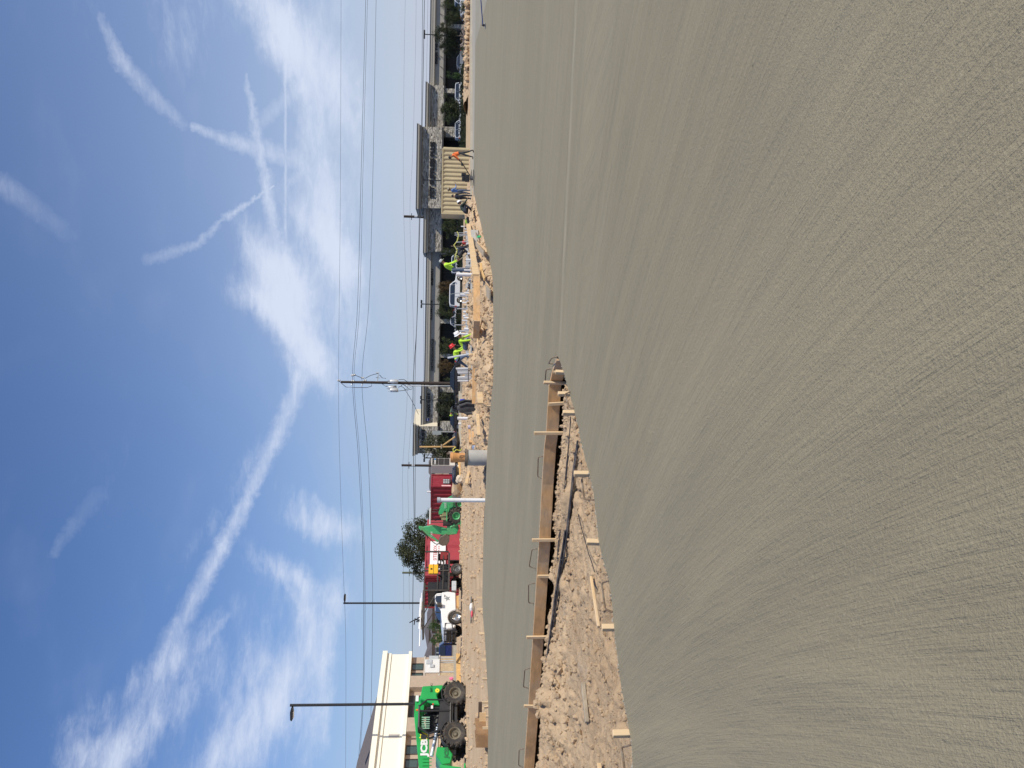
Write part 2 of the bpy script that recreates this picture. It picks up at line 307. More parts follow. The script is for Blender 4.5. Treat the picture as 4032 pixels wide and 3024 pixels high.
# ---- concrete material
def concrete_mat(name, colA, colB, line_dir, sheen=.0, joint=None):
    M = bpy.data.materials.new(name); M.use_nodes = True; n = NT(M.node_tree); bs = M.node_tree.nodes['Principled BSDF']
    t = n.n('ShaderNodeTexCoord').outputs['Object']
    d = Vector(line_dir).normalized(); pr = Vector((-d.y, d.x, 0))
    bend = n.v('SCALE', n.v('SUBTRACT', n.noise(n.v('SCALE', t, sc=.16), 1, 1, .5, out='Color'), (.5, .5, .5)), sc=1.2)
    tb = n.v('ADD', t, bend)
    al = n.v('DOT_PRODUCT', tb, tuple(d)); ac = n.v('DOT_PRODUCT', tb, tuple(pr))
    if joint:      # broom strokes swing round in a long curve, as the finisher pulled them
        sx = n.n('ShaderNodeSeparateXYZ'); n.put(sx.inputs[0], n.v('ADD', t, n.v('SCALE', bend, sc=.06))); yy = sx.outputs[1]; ym = n.m('MAXIMUM', n.m('MINIMUM', n.m('ADD', yy, n.m('MULTIPLY', sx.outputs[0], .5)), 9.0), 0.0)
        ac = n.m('ADD', sx.outputs[0], n.m('ADD', n.m('MULTIPLY', yy, .3), n.m('ADD', n.m('MULTIPLY', n.m('MULTIPLY', ym, n.m('MULTIPLY', ym, ym)), .0062), n.m('MULTIPLY', n.m('MAXIMUM', n.m('SUBTRACT', yy, 9.0), 0.0), 1.6))))
        ac = n.m('MULTIPLY', ac, .8); al = n.m('SUBTRACT', yy, n.m('MULTIPLY', sx.outputs[0], .5))
    st = lambda la, lc: n.comb(n.m('MULTIPLY', al, la), n.m('MULTIPLY', ac, lc), 0.0)
    s1 = n.noise(st(.45, 3.2), 1, 5, .62); s2 = n.noise(st(.6, 34), 1, 4, .7); s3 = n.noise(st(1.6, 120), 1, 3, .7)
    s4 = n.noise(st(.12, .7), 1, 5, .6)
    big = n.noise(t, .35, 4, .5); gr = n.noise(t, 130, 3, .7); gr2 = n.noise(t, 45, 4, .7); pit = n.noise(t, 26, 2, .5)
    f = n.m('ADD', n.m('MULTIPLY', s1, .35), n.m('ADD', n.m('MULTIPLY', s4, .45), n.m('MULTIPLY', big, .2)))
    c = n.mix(n.mr(f, .40, .60, 0, 1), tuple(colA) + (1,), tuple(colB) + (1,))
    c = n.mix(n.m('MULTIPLY', n.mr(s2, .35, .75, 0, 1), .16), c, (.155, .135, .10, 1))
    c = n.mix(n.m('MULTIPLY', n.mr(gr, .5, .72, 0, 1), .42), c, (.12, .10, .065, 1))
    c = n.mix(n.m('MULTIPLY', n.mr(gr2, .52, .75, 0, 1), .35), c, (.41, .365, .26, 1))
    c = n.mix(n.m('MULTIPLY', n.mr(pit, .74, .78, 0, 1), .5), c, (.07, .06, .045, 1))
    if joint:   # paler band along the joint: sun-facing slope and trowelled cement put into the colour
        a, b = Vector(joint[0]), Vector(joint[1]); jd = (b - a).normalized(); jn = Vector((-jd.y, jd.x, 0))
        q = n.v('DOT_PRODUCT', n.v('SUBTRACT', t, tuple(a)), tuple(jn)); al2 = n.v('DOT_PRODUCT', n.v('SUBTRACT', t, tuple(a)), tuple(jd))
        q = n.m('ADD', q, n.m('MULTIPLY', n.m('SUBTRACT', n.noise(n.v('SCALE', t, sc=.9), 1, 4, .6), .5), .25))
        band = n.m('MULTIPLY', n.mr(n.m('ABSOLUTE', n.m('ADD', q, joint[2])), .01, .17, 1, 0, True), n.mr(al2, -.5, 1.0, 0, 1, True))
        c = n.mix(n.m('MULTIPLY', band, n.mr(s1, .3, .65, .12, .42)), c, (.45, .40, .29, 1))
        ln = n.m('MULTIPLY', n.mr(n.m('ABSOLUTE', n.m('ADD', q, joint[2] - .17)), .004, .022, 1, 0), n.m('MULTIPLY', n.mr(al2, 0, .6, 0, 1), n.mr(n.noise(n.v('SCALE', t, sc=1.3), 1, 3, .6), .42, .56, 0, .55)))
        c = n.mix(ln, c, (.10, .085, .06, 1))
    n.put(bs.inputs['Base Color'], c)
    n.put(bs.inputs['Roughness'], n.mr(s1, .3, .7, .62, .85)); bs.inputs['Specular IOR Level'].default_value = .35
    b1 = n.n('ShaderNodeBump'); b1.inputs['Strength'].default_value = .8; b1.inputs['Distance'].default_value = .010
    h = n.m('ADD', n.m('MULTIPLY', s3, .45), n.m('ADD', n.m('MULTIPLY', s2, .8), n.m('ADD', n.m('MULTIPLY', gr, .55), n.m('MULTIPLY', gr2, 1.0))))
    n.put(b1.inputs['Height'], h)
    b2 = n.n('ShaderNodeBump'); b2.inputs['Strength'].default_value = .6; b2.inputs['Distance'].default_value = .05; n.put(b2.inputs['Height'], n.m('ADD', s1, s4))
    n.put(b1.inputs['Normal'], b2.outputs[0]); n.put(bs.inputs['Normal'], b1.outputs[0]); return M
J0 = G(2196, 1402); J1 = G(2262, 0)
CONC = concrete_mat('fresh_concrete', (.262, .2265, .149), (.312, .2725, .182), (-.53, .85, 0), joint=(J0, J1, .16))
PALE = concrete_mat('cured_concrete', (.36, .33, .27), (.44, .405, .335), (1, 0, 0))
# ---- ground sheet to the horizon
FAR = mat('far_field', (.30, .25, .17), .95, .25, .05, dirt=(.16, .16, .09), dirt_amt=.7)
tag(obj('ground', MB().add([(-1500, 58, -.35), (1500, 58, -.35), (1500, 2500, -.35), (-1500, 2500, -.35), (-1500, -400, -.36), (1500, -400, -.36), (1500, 58.0, -.36), (-1500, 58.0, -.36)], [(0, 1, 2, 3), (4, 5, 6, 7)]), FAR, fix=False), kind='structure')
# dirt of the trench wedge
def h_tr(X, Y):
    fine = sample_noise((X * 9, Y * 9), 5, 4, .65); mid = sample_noise((X * 2.6, Y * 2.6), 6, 3, .55); cl = sample_noise((X * 4.2 + 3, Y * 4.2), 8, 3, .6)
    heap = np.exp(-(((X + 4.4) / .55) ** 2 + ((Y - 11.6) / .9) ** 2))
    heap2 = np.exp(-(((X + 1.6) / .3) ** 2 + ((Y - 10.9) / .35) ** 2)) * .5
    out = -.20 + (mid - .5) * .10 + (fine - .5) * .035 + np.clip(cl - .55, 0, 1) * .22 + (heap + heap2) * (.10 + .28 * np.clip(cl - .35, 0, 1))
    bp = np.array([(q.x, q.y) for q in [G(*p, z=-.17) for p in [(2279, 1745), (2242, 2050), (2209, 2263), (2171, 2534), (2145, 2690)]]]); o2 = np.argsort(bp[:, 0]); by = np.interp(X, bp[o2, 0], bp[o2, 1])
    k2 = np.exp(-((Y - by) / .14) ** 2) * (X > bp[:, 0].min() - .1); out = out * (1 - k2) + k2 * (-.185)
    # gully under the form board
    fx = np.array([p.x for p in TF]); fy = np.array([p.y for p in TF]); o = np.argsort(fx); dy = np.interp(X, fx[o], fy[o]) - Y
    out = out + (sample_noise((X * 24, Y * 24), 15, 3, .6) - .5) * .03 - np.clip(sample_noise((X * 7 + 5, Y * 7), 16, 2, .5) - .66, 0, 1) * .30
    return out - .16 * np.exp(-(np.clip(dy - .05, 0, 9) / .14) ** 2)
tag(grid('trench_dirt', np.arange(-9.5, 1.2, .03), np.arange(4.6, 17.5, .03), h_tr, DIRT), kind='structure')
def h_far(X, Y):
    e = edge_y(X / Y); d = Y - e; az = X / Y
    mid = np.exp(-((az - .05) / .17) ** 2) * np.clip(1.2 - np.abs(d - 6) / 14, 0, 1)
    track = np.clip((-az - .1) / .1, 0, 1) * np.exp(-((d - 6.5) / 3.0) ** 2)
    rg = np.clip(.28 + 1.1 * mid - .35 * track, .05, 1.2)
    right = np.clip((az - 0.20) / 0.06, 0, 1)
    h = base_h(X, Y) + lumps(X, Y, rg * (1 - .9 * right)) * np.clip(d / 1.5, .25, 1)
    return np.where(d < .12, -.3, h)
tag(grid('dirt_ground', np.arange(-34, 36, .13), np.concatenate([np.arange(24, 48, .11), np.arange(48, 100, .4)]), h_far, DIRT, keep=lambda X, Y: (Y > edge_y(X / Y) - .6)), kind='structure')
# ---- slab
poly = [(30, 60.0)] + [(p.x, p.y) for p in EF[1:]] + [(-34, 30), (-34, 16)] + [(p.x, p.y) for p in TF[::-1]] + [(p.x, p.y) for p in TN] + [(-8, 4.6), (-8, -6), (30, -6)]
poly[0] = (EF[0].x, EF[0].y)
def slab_mesh(poly, z0, z1, name):
    bm = bmesh.new(); top = [bm.verts.new((x, y, z1)) for x, y in poly]; f = bm.faces.new(top)
    r_ = bmesh.ops.extrude_face_region(bm, geom=[f]); vs = [g for g in r_['geom'] if isinstance(g, bmesh.types.BMVert)]
    bmesh.ops.translate(bm, verts=vs, vec=(0, 0, z0 - z1)); bmesh.ops.triangulate(bm, faces=bm.faces[:]); bmesh.ops.recalc_face_normals(bm, faces=bm.faces)
    me = bpy.data.meshes.new(name); bm.to_mesh(me); bm.free(); return me
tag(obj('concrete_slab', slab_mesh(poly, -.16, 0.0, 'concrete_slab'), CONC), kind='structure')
# ------------------------------------------------------------------ common materials
def M_(n_, c, r_=.6, **k): return mat(n_, c, r_, **k)
STAKE = M_('pine_lumber', (.66, .47, .26), .75, var=.14, scale=5, stretch=(1, 1, .15), bump=.25, dirt=(.50, .45, .37), dirt_amt=.35)
PLANK = M_('brown_lumber', (.60, .365, .17), .75, var=.22, scale=4, stretch=(.5, 3, 3), bump=.3, dirt=(.42, .38, .31), dirt_amt=.5)
OLDWOOD = M_('weathered_lumber', (.36, .30, .22), .85, var=.25, scale=5, stretch=(.5, 3, 3), bump=.3)
YWOOD = M_('yellow_lumber', (.66, .42, .17), .7, var=.12, scale=5)
RUST = M_('rusty_rebar', (.20, .135, .08), .7, var=.35, scale=30, metal=.3, bump=.5, dirt=(.36, .33, .28), dirt_amt=.5)
STEEL = M_('dark_rebar', (.05, .048, .052), .55, var=.5, scale=22, metal=.15, bump=.6, dirt=(.42, .33, .24), dirt_amt=.5)
PVC = M_('white_pvc', (.80, .80, .82), .35, var=.04, dirt=(.5, .42, .33), dirt_amt=.25)
GPVC = M_('grey_conduit', (.42, .43, .45), .45, var=.08)
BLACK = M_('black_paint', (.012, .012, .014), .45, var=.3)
RUB = M_('tyre_rubber', (.035, .032, .030), .85, var=.3, scale=12, dirt=(.20, .15, .10), dirt_amt=.35)
DKMET = M_('dark_metal', (.06, .055, .05), .5, var=.3, metal=.4, dirt=(.2, .15, .1), dirt_amt=.3)
CHROME = M_('bare_steel', (.55, .55, .55), .25, var=.1, metal=.9)
GLASSD = M_('dark_glass', (.02, .025, .03), .06, var=.1, spec=.8)
PORCH = M_('porch_glass', (.015, .017, .02), .3, var=.4, spec=.3)
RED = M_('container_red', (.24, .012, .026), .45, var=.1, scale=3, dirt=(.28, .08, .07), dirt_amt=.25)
WHT = M_('white_paint', (.78, .78, .76), .3, var=.03, coat=.3, dirt=(.6, .52, .42), dirt_amt=.15)
NCACHE = {}
def near_on(poly_, y):
    if id(poly_) not in NCACHE: NCACHE[id(poly_)] = [G(*p) for p in poly_]
    W_ = NCACHE[id(poly_)]
    for a, b, pa, pb in zip(poly_, poly_[1:], W_, W_[1:]):
        if min(a[1], b[1]) <= y <= max(a[1], b[1]):
            t = (y - a[1]) / (b[1] - a[1]); return pa.lerp(pb, t), (pb - pa).normalized()
    return G(*poly_[-1]), (G(*poly_[-1]) - G(*poly_[-2])).normalized()
ORD = ['first', 'second', 'third', 'fourth', 'fifth', 'sixth', 'seventh', 'eighth', 'ninth', 'tenth', 'eleventh', 'twelfth']
# ---- far form: boards + stakes (nailed together, so one thing)
form = thing('edge_form', 'long brown plank form with pale stakes holding the far slab edge in the trench', 'formwork', (0, 0, 0))
cuts = [1408, 1636, 2172, 2800, 3390]
for i in range(4):
    ys = [cuts[i]] + [p[1] for p in TR_FAR if cuts[i] + 8 < p[1] < cuts[i + 1] - 8] + [cuts[i + 1]]
    mb = MB(); pts = []
    for y in ys:
        p, d = near_on(TR_FAR, y); nrm = Vector((d.y, -d.x, 0)); nrm = nrm if nrm.y < 0 else -nrm
        pts.append((p, nrm))
    vs = []
    for p, nn in pts:
        for off_, z in ((.004, .006), (.042, .004), (.042, -.165), (.004, -.165)): vs.append((p.x + nn.x * off_, p.y + nn.y * off_, z - .002 * i))
    fs = [(j * 4 + k, j * 4 + (k + 1) % 4, (j + 1) * 4 + (k + 1) % 4, (j + 1) * 4 + k) for j in range(len(pts) - 1) for k in range(4)] + [(0, 1, 2, 3), tuple(len(vs) - q for q in (1, 2, 3, 4))]
    mb.add(vs, fs); obj('board', mb, PLANK, form)
def stake_mesh(L, w_=.042, wy=.036):
    mb = MB(); a, b = w_ / 2, wy / 2
    return mb.add([(-a, -b, 0), (a, -b, 0), (a, b, 0), (-a, b, 0), (-a, -b, -L), (a, -b, -L), (a, b, -L), (-a, b, -L), (0, 0, -L - .06)],
                  [(0, 1, 2, 3), (0, 4, 5, 1), (1, 5, 6, 2), (2, 6, 7, 3), (3, 7, 4, 0), (4, 8, 5), (5, 8, 6), (6, 8, 7), (7, 8, 4)])
for y, xt, lean in [(1448, 2180, 2), (1489, 2141, -3), (1584, 2160, 5), (1699, 2103, 1), (2119, 2095, 1), (2259, 2117, 1), (2498, 2073, 1), (2768, 2063, -3)]:
    p, d = near_on(TR_FAR, y); nn = Vector((d.y, -d.x, 0)); nn = nn if nn.y < 0 else -nn; q = p + nn * .066
    z = P(xt, y, q.y).z; obj('stake', stake_mesh(max(.30, z + .3), .045), STAKE, form, (q.x, q.y, z), rot=(0, R(lean), math.atan2(d.y, d.x)), bevel=.003)
# ---- near stakes
for i, (y, xt, xb) in enumerate([(1457, 2187, 2213), (1543, 2197, 2239), (1617, 2216, 2260), (1857, 2260, 2305), (2128, 2310, 2357), (2468, 2370, 2413), (2881, 2412, 2470)]):
    p, d = near_on(TR_NEAR, y); nn = Vector((d.y, -d.x, 0)); nn = nn if nn.y > 0 else -nn; q = p + nn * .03
    z = P(xt, y, q.y).z
    tag(obj('form_stake', stake_mesh(z + .3, .05, .045), STAKE, None, (q.x, q.y, z), rot=(0, R((3, -2, 1, 0, 2, 0, -1)[i]), R(50)), bevel=.003),
        'pale stake against the near slab edge, %s from the trench tip' % ORD[i], 'stake', 'stakes along the near slab edge')
# ---- rebar loops
def loop(p0, p1, t0, t1, r_=.0075):
    p0, p1, t0, t1 = map(Vector, (p0, p1, t0, t1)); pts = [p0 - Vector((0, 0, .03))]
    pts += [p0, p0.lerp(t0, .75)]; a = t0.lerp(t1, .12); b = t0.lerp(t1, .88)
    for t in (.25, .5, .75): pts.append(p0.lerp(t0, .75).lerp(t0, t).lerp(t0.lerp(a, t), t))
    pts += [a, b]
    for t in (.25, .5, .75): pts.append(b.lerp(t1, t).lerp(t1.lerp(p1.lerp(t1, .75), t), t))
    pts += [p1.lerp(t1, .75), p1, p1 - Vector((0, 0, .03))]
    return MB().tube(pts, r_, 6)
for i, (xb0, y0, xb1, y1, xt0, yt0, xt1, yt1) in enumerate([(2196, 1405, 2180, 1433, 2172, 1410, 2160, 1431), (2173, 1452, 2160, 1513, 2150, 1455, 2146, 1508), (2140, 1797, 2135, 1884, 2119, 1800, 2117, 1877),
        (2117, 2160, 2112, 2238, 2095, 2163, 2083, 2231), (2110, 2296, 2104, 2377, 2081, 2300, 2081, 2373), (2090, 2631, 2083, 2710, 2066, 2636, 2061, 2705), (2066, 2948, 2060, 3019, 2044, 2952, 2042, 3014)]):
    a = G(xb0 - 2, y0); b = G(xb1 - 2, y1); mid = (a + b) / 2
    t0 = P(xt0, yt0, a.y + .02); t1 = P(xt1, yt1, b.y + .02)
    o = obj('rebar_loop', loop(a - mid, b - mid, t0 - mid, t1 - mid, .0085), RUST, None, mid, smooth=True)
    tag(o, 'thin rusty loop standing above the brown plank, %s from the trench tip' % ORD[i], 'rebar loop', 'steel loops above the brown plank')
for i, (a, b, c, d) in enumerate([((2250, 1540), (2224, 1552), (2242, 1604), (2265, 1610)), ((2320, 1873), (2290, 1879), (2300, 1966), (2337, 1968)), ((2396, 2287), (2369, 2295), (2383, 2398), (2407, 2409)), ((2487, 2932), (2447, 2943), (2462, 3052), (2506, 3062))]):
    p0 = G(*a, z=-.01); p1 = G(*d, z=-.01); t0 = P(*b, p0.y + .10); t1 = P(*c, p1.y + .10); mid = (p0 + p1) / 2
    tag(obj('rebar_loop', loop(p0 - mid, p1 - mid, t0 - mid, t1 - mid, .009), RUST, None, mid, smooth=True),
        'bent loop leaning from the near slab edge, %s from the trench tip' % ORD[i], 'rebar loop', 'steel loops on the near slab edge')
# ---- rebar bundle
def ztr(x, y): return float(h_tr(np.array([x]), np.array([y]))[0])
def bars(name, label, px, offs_, r_, lift=.012):
    root = thing(name, label, 'rebar', (0, 0, 0)); P0 = [G(*p, z=-.17) for p in px]; root.location = (P0[0].x, P0[0].y, -.18)
    for k, (ox, oz, s0, s1) in enumerate(offs_):
        pts = []
        for i in range(len(P0) * 5 - 4):
            a = P0[i // 5]; b = P0[min(i // 5 + 1, len(P0) - 1)]; q = a.lerp(b, (i % 5) / 5); t = i / (len(P0) * 5 - 5)
            if t < s0 or t > s1: continue
            dd = (P0[-1] - P0[0]).normalized(); q = q + Vector((-dd.y, dd.x, 0)) * (ox + .006 * math.sin(i * .9 + k)); q.z = -.160 + oz; pts.append(q - root.location)
        obj('bar', MB().tube(pts, r_, 6), STEEL, root, smooth=True)
bars('rebar_bundle', 'thick bundle of dark steel bars lying along the middle of the trench', [(2279, 1745), (2264, 1850), (2242, 2050), (2236, 2100), (2223, 2181), (2209, 2263), (2193, 2371), (2171, 2534), (2164, 2592), (2145, 2690)],
     [(-.04, .0, .0, 1), (-.012, .005, .05, .93), (.016, .0, .0, .95), (.044, .004, .03, .9), (.0, .028, .3, .92), (.03, .03, .45, .86)], .0135)
bars('thin_rebar_pair', 'pair of thin dark steel bars half buried between the plank and the thick bundle', [(2250, 1640), (2243, 1750), (2236, 1808), (2225, 1930), (2218, 2040), (2204, 2110), (2196, 2200)], [(0, 0, 0, 1), (.05, -.004, .25, 1)], .008)
cb = [G(*p, z=-.165) for p in [(2277, 2025), (2290, 2080), (2303, 2125), (2318, 2180), (2332, 2220), (2342, 2252)]]
tag(obj('black_cable', MB().tube([q - cb[0] for q in cb], .005, 5), BLACK, None, cb[0]), 'thin dark cable lying straight on the trench dirt near the slab edge', 'cable')
def lumber(name, label, a, b, w_, h_, m_=STAKE, cat='board', z=None, group=None, D=None, up=(0, 0, 1)):
    pa = Vector(a); pb = Vector(b); mid = (pa + pb) / 2
    return tag(obj(name, MB().bar(pa - mid, pb - mid, w_, h_, up), m_, None, mid, bevel=.004), label, cat, group)
lumber('lumber_strip', 'long clean pale strip of lumber lying in the trench dirt between two stakes', G(2327, 2271, -.15), G(2357, 2469, -.15), .036, .03)
lumber('grey_lumber_strip', 'short grey and cream wood strip lying in the open trench dirt nearest the camera', G(2296, 2690, -.15), G(2312, 2845, -.15), .05, .045, OLDWOOD)
lumber('wood_block', 'small pale block of wood at the very bottom edge of the trench dirt', G(2358, 3010, -.15), G(2366, 3060, -.15), .06, .04)
# ---- clods (nobody could count them)
def ico(sub):
    bm = bmesh.new(); bmesh.ops.create_icosphere(bm, subdivisions=sub, radius=1); V = [v.co.copy() for v in bm.verts]; F_ = [tuple(v.index for v in f.verts) for f in bm.faces]; bm.free(); return V, F_
I1 = ico(1); I2 = ico(2)
def clods(name, pts, m_, label=None, kind='stuff'):
    mb = MB()
    for p, s in pts:
        sh = Vector((random.uniform(.8, 1.4), random.uniform(.8, 1.3), random.uniform(.55, .95))); E = Euler((random.random() * 6, random.random() * 6, random.random() * 6)).to_matrix()
        V_s = [p + (E @ Vector((v.x * sh.x, v.y * sh.y, v.z * sh.z))) * s * random.uniform(.82, 1.15) for v in I1[0]]; mb.add(V_s, I1[1])
    return tag(obj(name, mb, m_, None, fix=False), label, None, None, kind)
_b = sorted((q.x, q.y) for q in [G(*p, z=-.17) for p in [(2279, 1745), (2242, 2050), (2209, 2263), (2171, 2534), (2145, 2690)]]); BX = [q[0] for q in _b]; BY = [q[1] for q in _b]
rs = random.Random(3); pts = []
while len(pts) < 1500:
    y = rs.uniform(1440, 3024); pf, _ = near_on(TR_FAR, y); pn, _ = near_on(TR_NEAR, y); t = rs.random() ** (1.8 if rs.random() < .6 else 1)
    q = pf.lerp(pn, .02 + .9 * t); s = rs.choice([.008, .01, .014, .02, .03]) * rs.uniform(.7, 1.3)
    if q.y > pf.y - .08: continue
    if abs(q.y - float(np.interp(q.x, BX, BY))) < .14 and s > .012: continue
    pts.append((Vector((q.x, q.y, ztr(q.x, q.y) + s * .3)), s))
for k in range(260):
    q = Vector((rs.gauss(-4.4, .5), rs.gauss(11.7, .75), 0)); s = rs.uniform(.015, .06); q.z = ztr(q.x, q.y) + s * .25; pts.append((q, s))
for k in range(5200):
    y = rs.uniform(1440, 3024); pf, _ = near_on(TR_FAR, y); pn, _ = near_on(TR_NEAR, y); q = pf.lerp(pn, rs.uniform(.03, .97)); s = rs.uniform(.003, .009)
    pts.append((Vector((q.x, q.y, ztr(q.x, q.y) + s * .5)), s))
clods('trench_clods', pts, DIRT)
pts = []
while len(pts) < 5200:
    az = rs.uniform(-.46, .24); D = 27 + 40 * rs.random() ** 1.6
    if D < edge_y(az) + .3: continue
    if rs.random() > .10 + .9 * math.exp(-((az - .06) / .2) ** 2): continue
    x = az * D; s = rs.choice([.03, .04, .06, .09]) * rs.uniform(.6, 1.3)
    if math.exp(-((az - .06) / .15) ** 2) > .4 and rs.random() < .05: s *= 2
    pts.append((Vector((x, D, float(h_far(np.array([[x]]), np.array([[D]]))[0, 0]) + s * .2)), s))
clods('dirt_clods', pts, DIRT)
# crumbs of concrete along the slab edges
CRUMB = M_('concrete_crumbs', (.34, .31, .25), .9, var=.25, scale=30, bump=.6)
pts = []
for k in range(900):
    y = rs.uniform(1405, 3024); p, d = near_on(TR_NEAR, y); nn = Vector((d.y, -d.x, 0)); nn = nn if nn.y > 0 else -nn; s = rs.uniform(.004, .014)
    pts.append((p + nn * rs.gauss(.004, .012) + Vector((0, 0, rs.uniform(-.05, .0))), s))
for k in range(500):
    y = rs.uniform(1405, 3024); p, d = near_on(TR_FAR, y); pts.append((p + Vector((0, rs.gauss(.0, .006), .003)), rs.uniform(.003, .009)))
clods('concrete_crumbs', pts, CRUMB)
# ------------------------------------------------------------------ right hand pavement, kerb
def sheet(name, px, z, m_, th=.05):
    pl = [G(*p, z=z) for p in px]; return tag(obj(name, slab_mesh([(q.x, q.y) for q in pl], z - th, z, name), m_), kind='structure')
sheet('pavement', [(1866, -800), (1861, -800 + 0), (1853, 0), (1852, 560), (1855, 830), (1866, 790), (1866, 590), (1870, 270), (1873, 0)], .006, PALE, .12)
sheet('wet_pavement', [(1873, -300), (1873, 0), (1868, 190), (1918, 0), (1945, -120), (1960, -300)], .004, concrete_mat('trowelled_concrete', (.30, .275, .21), (.37, .34, .26), (1, .2, 0)), .02)
kb = MB(); a = G(1852, -700, .15); b = G(1853, 835, .15); kb.bar(a - Vector((0, 0, .07)), b - Vector((0, 0, .07)), .3, .18)
tag(obj('kerb', kb, PALE), kind='structure')
clods('rubble_bank', [(Vector((x, y, h * .5)), s) for x, y, h, s in [(rs.uniform(31, 52), rs.uniform(86, 93), rs.uniform(-.1, .5), rs.choice([.12, .18, .3]) * rs.uniform(.6, 1.3)) for _ in range(1300)]], DIRT)
gb = MB()
def h_bank(X, Y): return -.3 + .75 * np.exp(-((Y - 91) / 3.2) ** 2) * (.5 + .6 * sample_noise((X * .2, Y * .2), 12, 3)) + .15 * sample_noise((X * 2, Y * 2), 13, 3)
tag(grid('dirt_bank', np.arange(30, 60, .25), np.arange(82, 100, .25), h_bank, DIRT), kind='structure')
# bull float on a blue pole
q = G(1911, 100, 0.01)
t = thing('bull_float', 'bull float with long blue pole lying at the right edge of the slab', 'float', q)
obj('blade', MB().box((0, 0, .02), (.95, .2, .02), rz=1.1), CHROME, t); obj('bracket', MB().box((0, 0, .07), (.18, .1, .07), rz=1.1).cyl((0, 0, .13), .03, .08, 8), DKMET, t)
e = P(1889, -60, q.y - 1.5) - q; obj('pole', MB().tube([(0, 0, .12), tuple(e)], .022, 8), M_('blue_tube', (.03, .09, .35), .4), t)
# ------------------------------------------------------------------ strip mall
STUC = M_('beige_stucco', (.42, .385, .32), .85, var=.05, scale=1.5, bump=.1)
STUL = M_('cream_stucco', (.72, .64, .49), .8, var=.03, scale=1)
TRIM = M_('stucco_trim', (.46, .42, .35), .8, var=.05, scale=2)
BRNZ = M_('dark_bronze', (.05, .045, .04), .5, var=.15)
def stone_mat():
    M = bpy.data.materials.new('ledge_stone'); M.use_nodes = True; n = NT(M.node_tree); bs = M.node_tree.nodes['Principled BSDF']
    t = n.n('ShaderNodeTexCoord').outputs['Object']; v = n.n('ShaderNodeTexVoronoi', feature='F1'); n.put(v.inputs['Vector'], n.v('MULTIPLY', t, (1.6, 1.6, 4.2))); v.inputs['Scale'].default_value = 1.0
    v2 = n.n('ShaderNodeTexVoronoi', feature='DISTANCE_TO_EDGE'); n.put(v2.inputs['Vector'], n.v('MULTIPLY', t, (1.6, 1.6, 4.2))); v2.inputs['Scale'].default_value = 1.0
    s = n.n('ShaderNodeSeparateColor'); n.put(s.inputs[0], v.outputs['Color'])
    c = n.mix(s.outputs[0], (.33, .295, .235, 1), (.66, .60, .50, 1)); c = n.mix(n.mr(s.outputs[1], .86, .9, 0, .8), c, (.13, .11, .09, 1)); c = n.mix(n.mr(v2.outputs[0], 0, .07, .6, 0), c, (.2, .18, .15, 1))
    n.put(bs.inputs['Base Color'], c); bs.inputs['Roughness'].default_value = .9
    b = n.n('ShaderNodeBump'); b.inputs['Strength'].default_value = 1; b.inputs['Distance'].default_value = .12; n.put(b.inputs['Height'], n.m('ADD', n.mr(v2.outputs[0], 0, .15, 0, .5), n.m('MULTIPLY', s.outputs[2], .7))); n.put(bs.inputs['Normal'], b.outputs[0]); return M
STONE = stone_mat()
BLACKL = M_('sign_black', (.012, .012, .012), .4, var=.1)
def letters(text, width, height, ext, mat_, parent, loc, shear=0.0, bold=0.0, name='letter', per=True, rz=0, gap=1.0, rx=90):
    """one object per letter, scaled so that the word is `width` wide and capitals `height` high; faces local -Y"""
    def mk(s):
        cu = bpy.data.curves.new('letter', 'FONT'); cu.body = s; cu.size = 1; cu.shear = shear; cu.offset = bold; cu.extrude = .02; cu.resolution_u = 2; cu.space_character = gap
        o = bpy.data.objects.new('tmp_text', cu); COL.objects.link(o); dg = bpy.context.evaluated_depsgraph_get(); me = bpy.data.meshes.new_from_object(o.evaluated_get(dg)); me.materials.clear()
        bpy.data.objects.remove(o); bpy.data.curves.remove(cu); return me
    def ext_(me): xs = [v.co.x for v in me.vertices]; return (min(xs), max(xs)) if xs else (0, 0)
    full = mk(text); fx = ext_(full); sx = width / (fx[1] - fx[0]); zs = [v.co.y for v in full.vertices if True]; cap = ext_(mk('H')); hm = max(v.co.y for v in mk('H').vertices); sz = height / hm
    E = Euler((R(rx), 0, rz)).to_matrix().to_4x4(); out = []
    items = []
    if per:
        for i, ch in enumerate(text):
            if ch == ' ': continue
            me = mk(ch); ex = ext_(me); pre = ext_(mk(text[:i + 1])); items.append((me, pre[1] - ex[1]))
    else: items = [(full, 0.0)]
    for me, dx in items:
        for v in me.vertices: v.co = Vector(((v.co.x + dx - fx[0]) * sx, v.co.y * sz, v.co.z / .02 * ext / 2))
        me.transform(E); out.append(obj(name, me, mat_, parent, loc))
    return out
MALL_O = P(1806, 1512, 172); MALL_O.z = -.40; MRZ = R(-4.2); mc, ms = math.cos(MRZ), math.sin(MRZ)
def mx(y):
    a = (1512 - y) / F_PX; return (MALL_O.y * a - MALL_O.x) / (mc - ms * a)
def mz(x, y, front=0.0):
    lx = mx(y); D = MALL_O.y + ms * lx - mc * front; return P(x, y, D).z - MALL_O.z
mall = thing('strip_mall', 'long beige and stone strip mall with dark porch across the background', 'building', MALL_O, MRZ)
SECT = [  # y left, y right, top x at left, top x at right, soffit x, front, material, cornice
    (363, -420, 1688, 1703, 1751, 0.0, STUC), (530, 353, 1674, 1675, 1746, 1.2, STONE), (837, 526, 1639, 1640, 1738, 3.4, STONE), (1001, 837, 1667, 1667, 1738, 1.6, STONE),
    (1526, 1001, 1671, 1677, 1731, 0.0, STUC), (1668, 1526, 1658, 1658, 1723, 1.6, STONE), (1781, 1676, 1626, 1626, 1722, 3.0, STONE)]
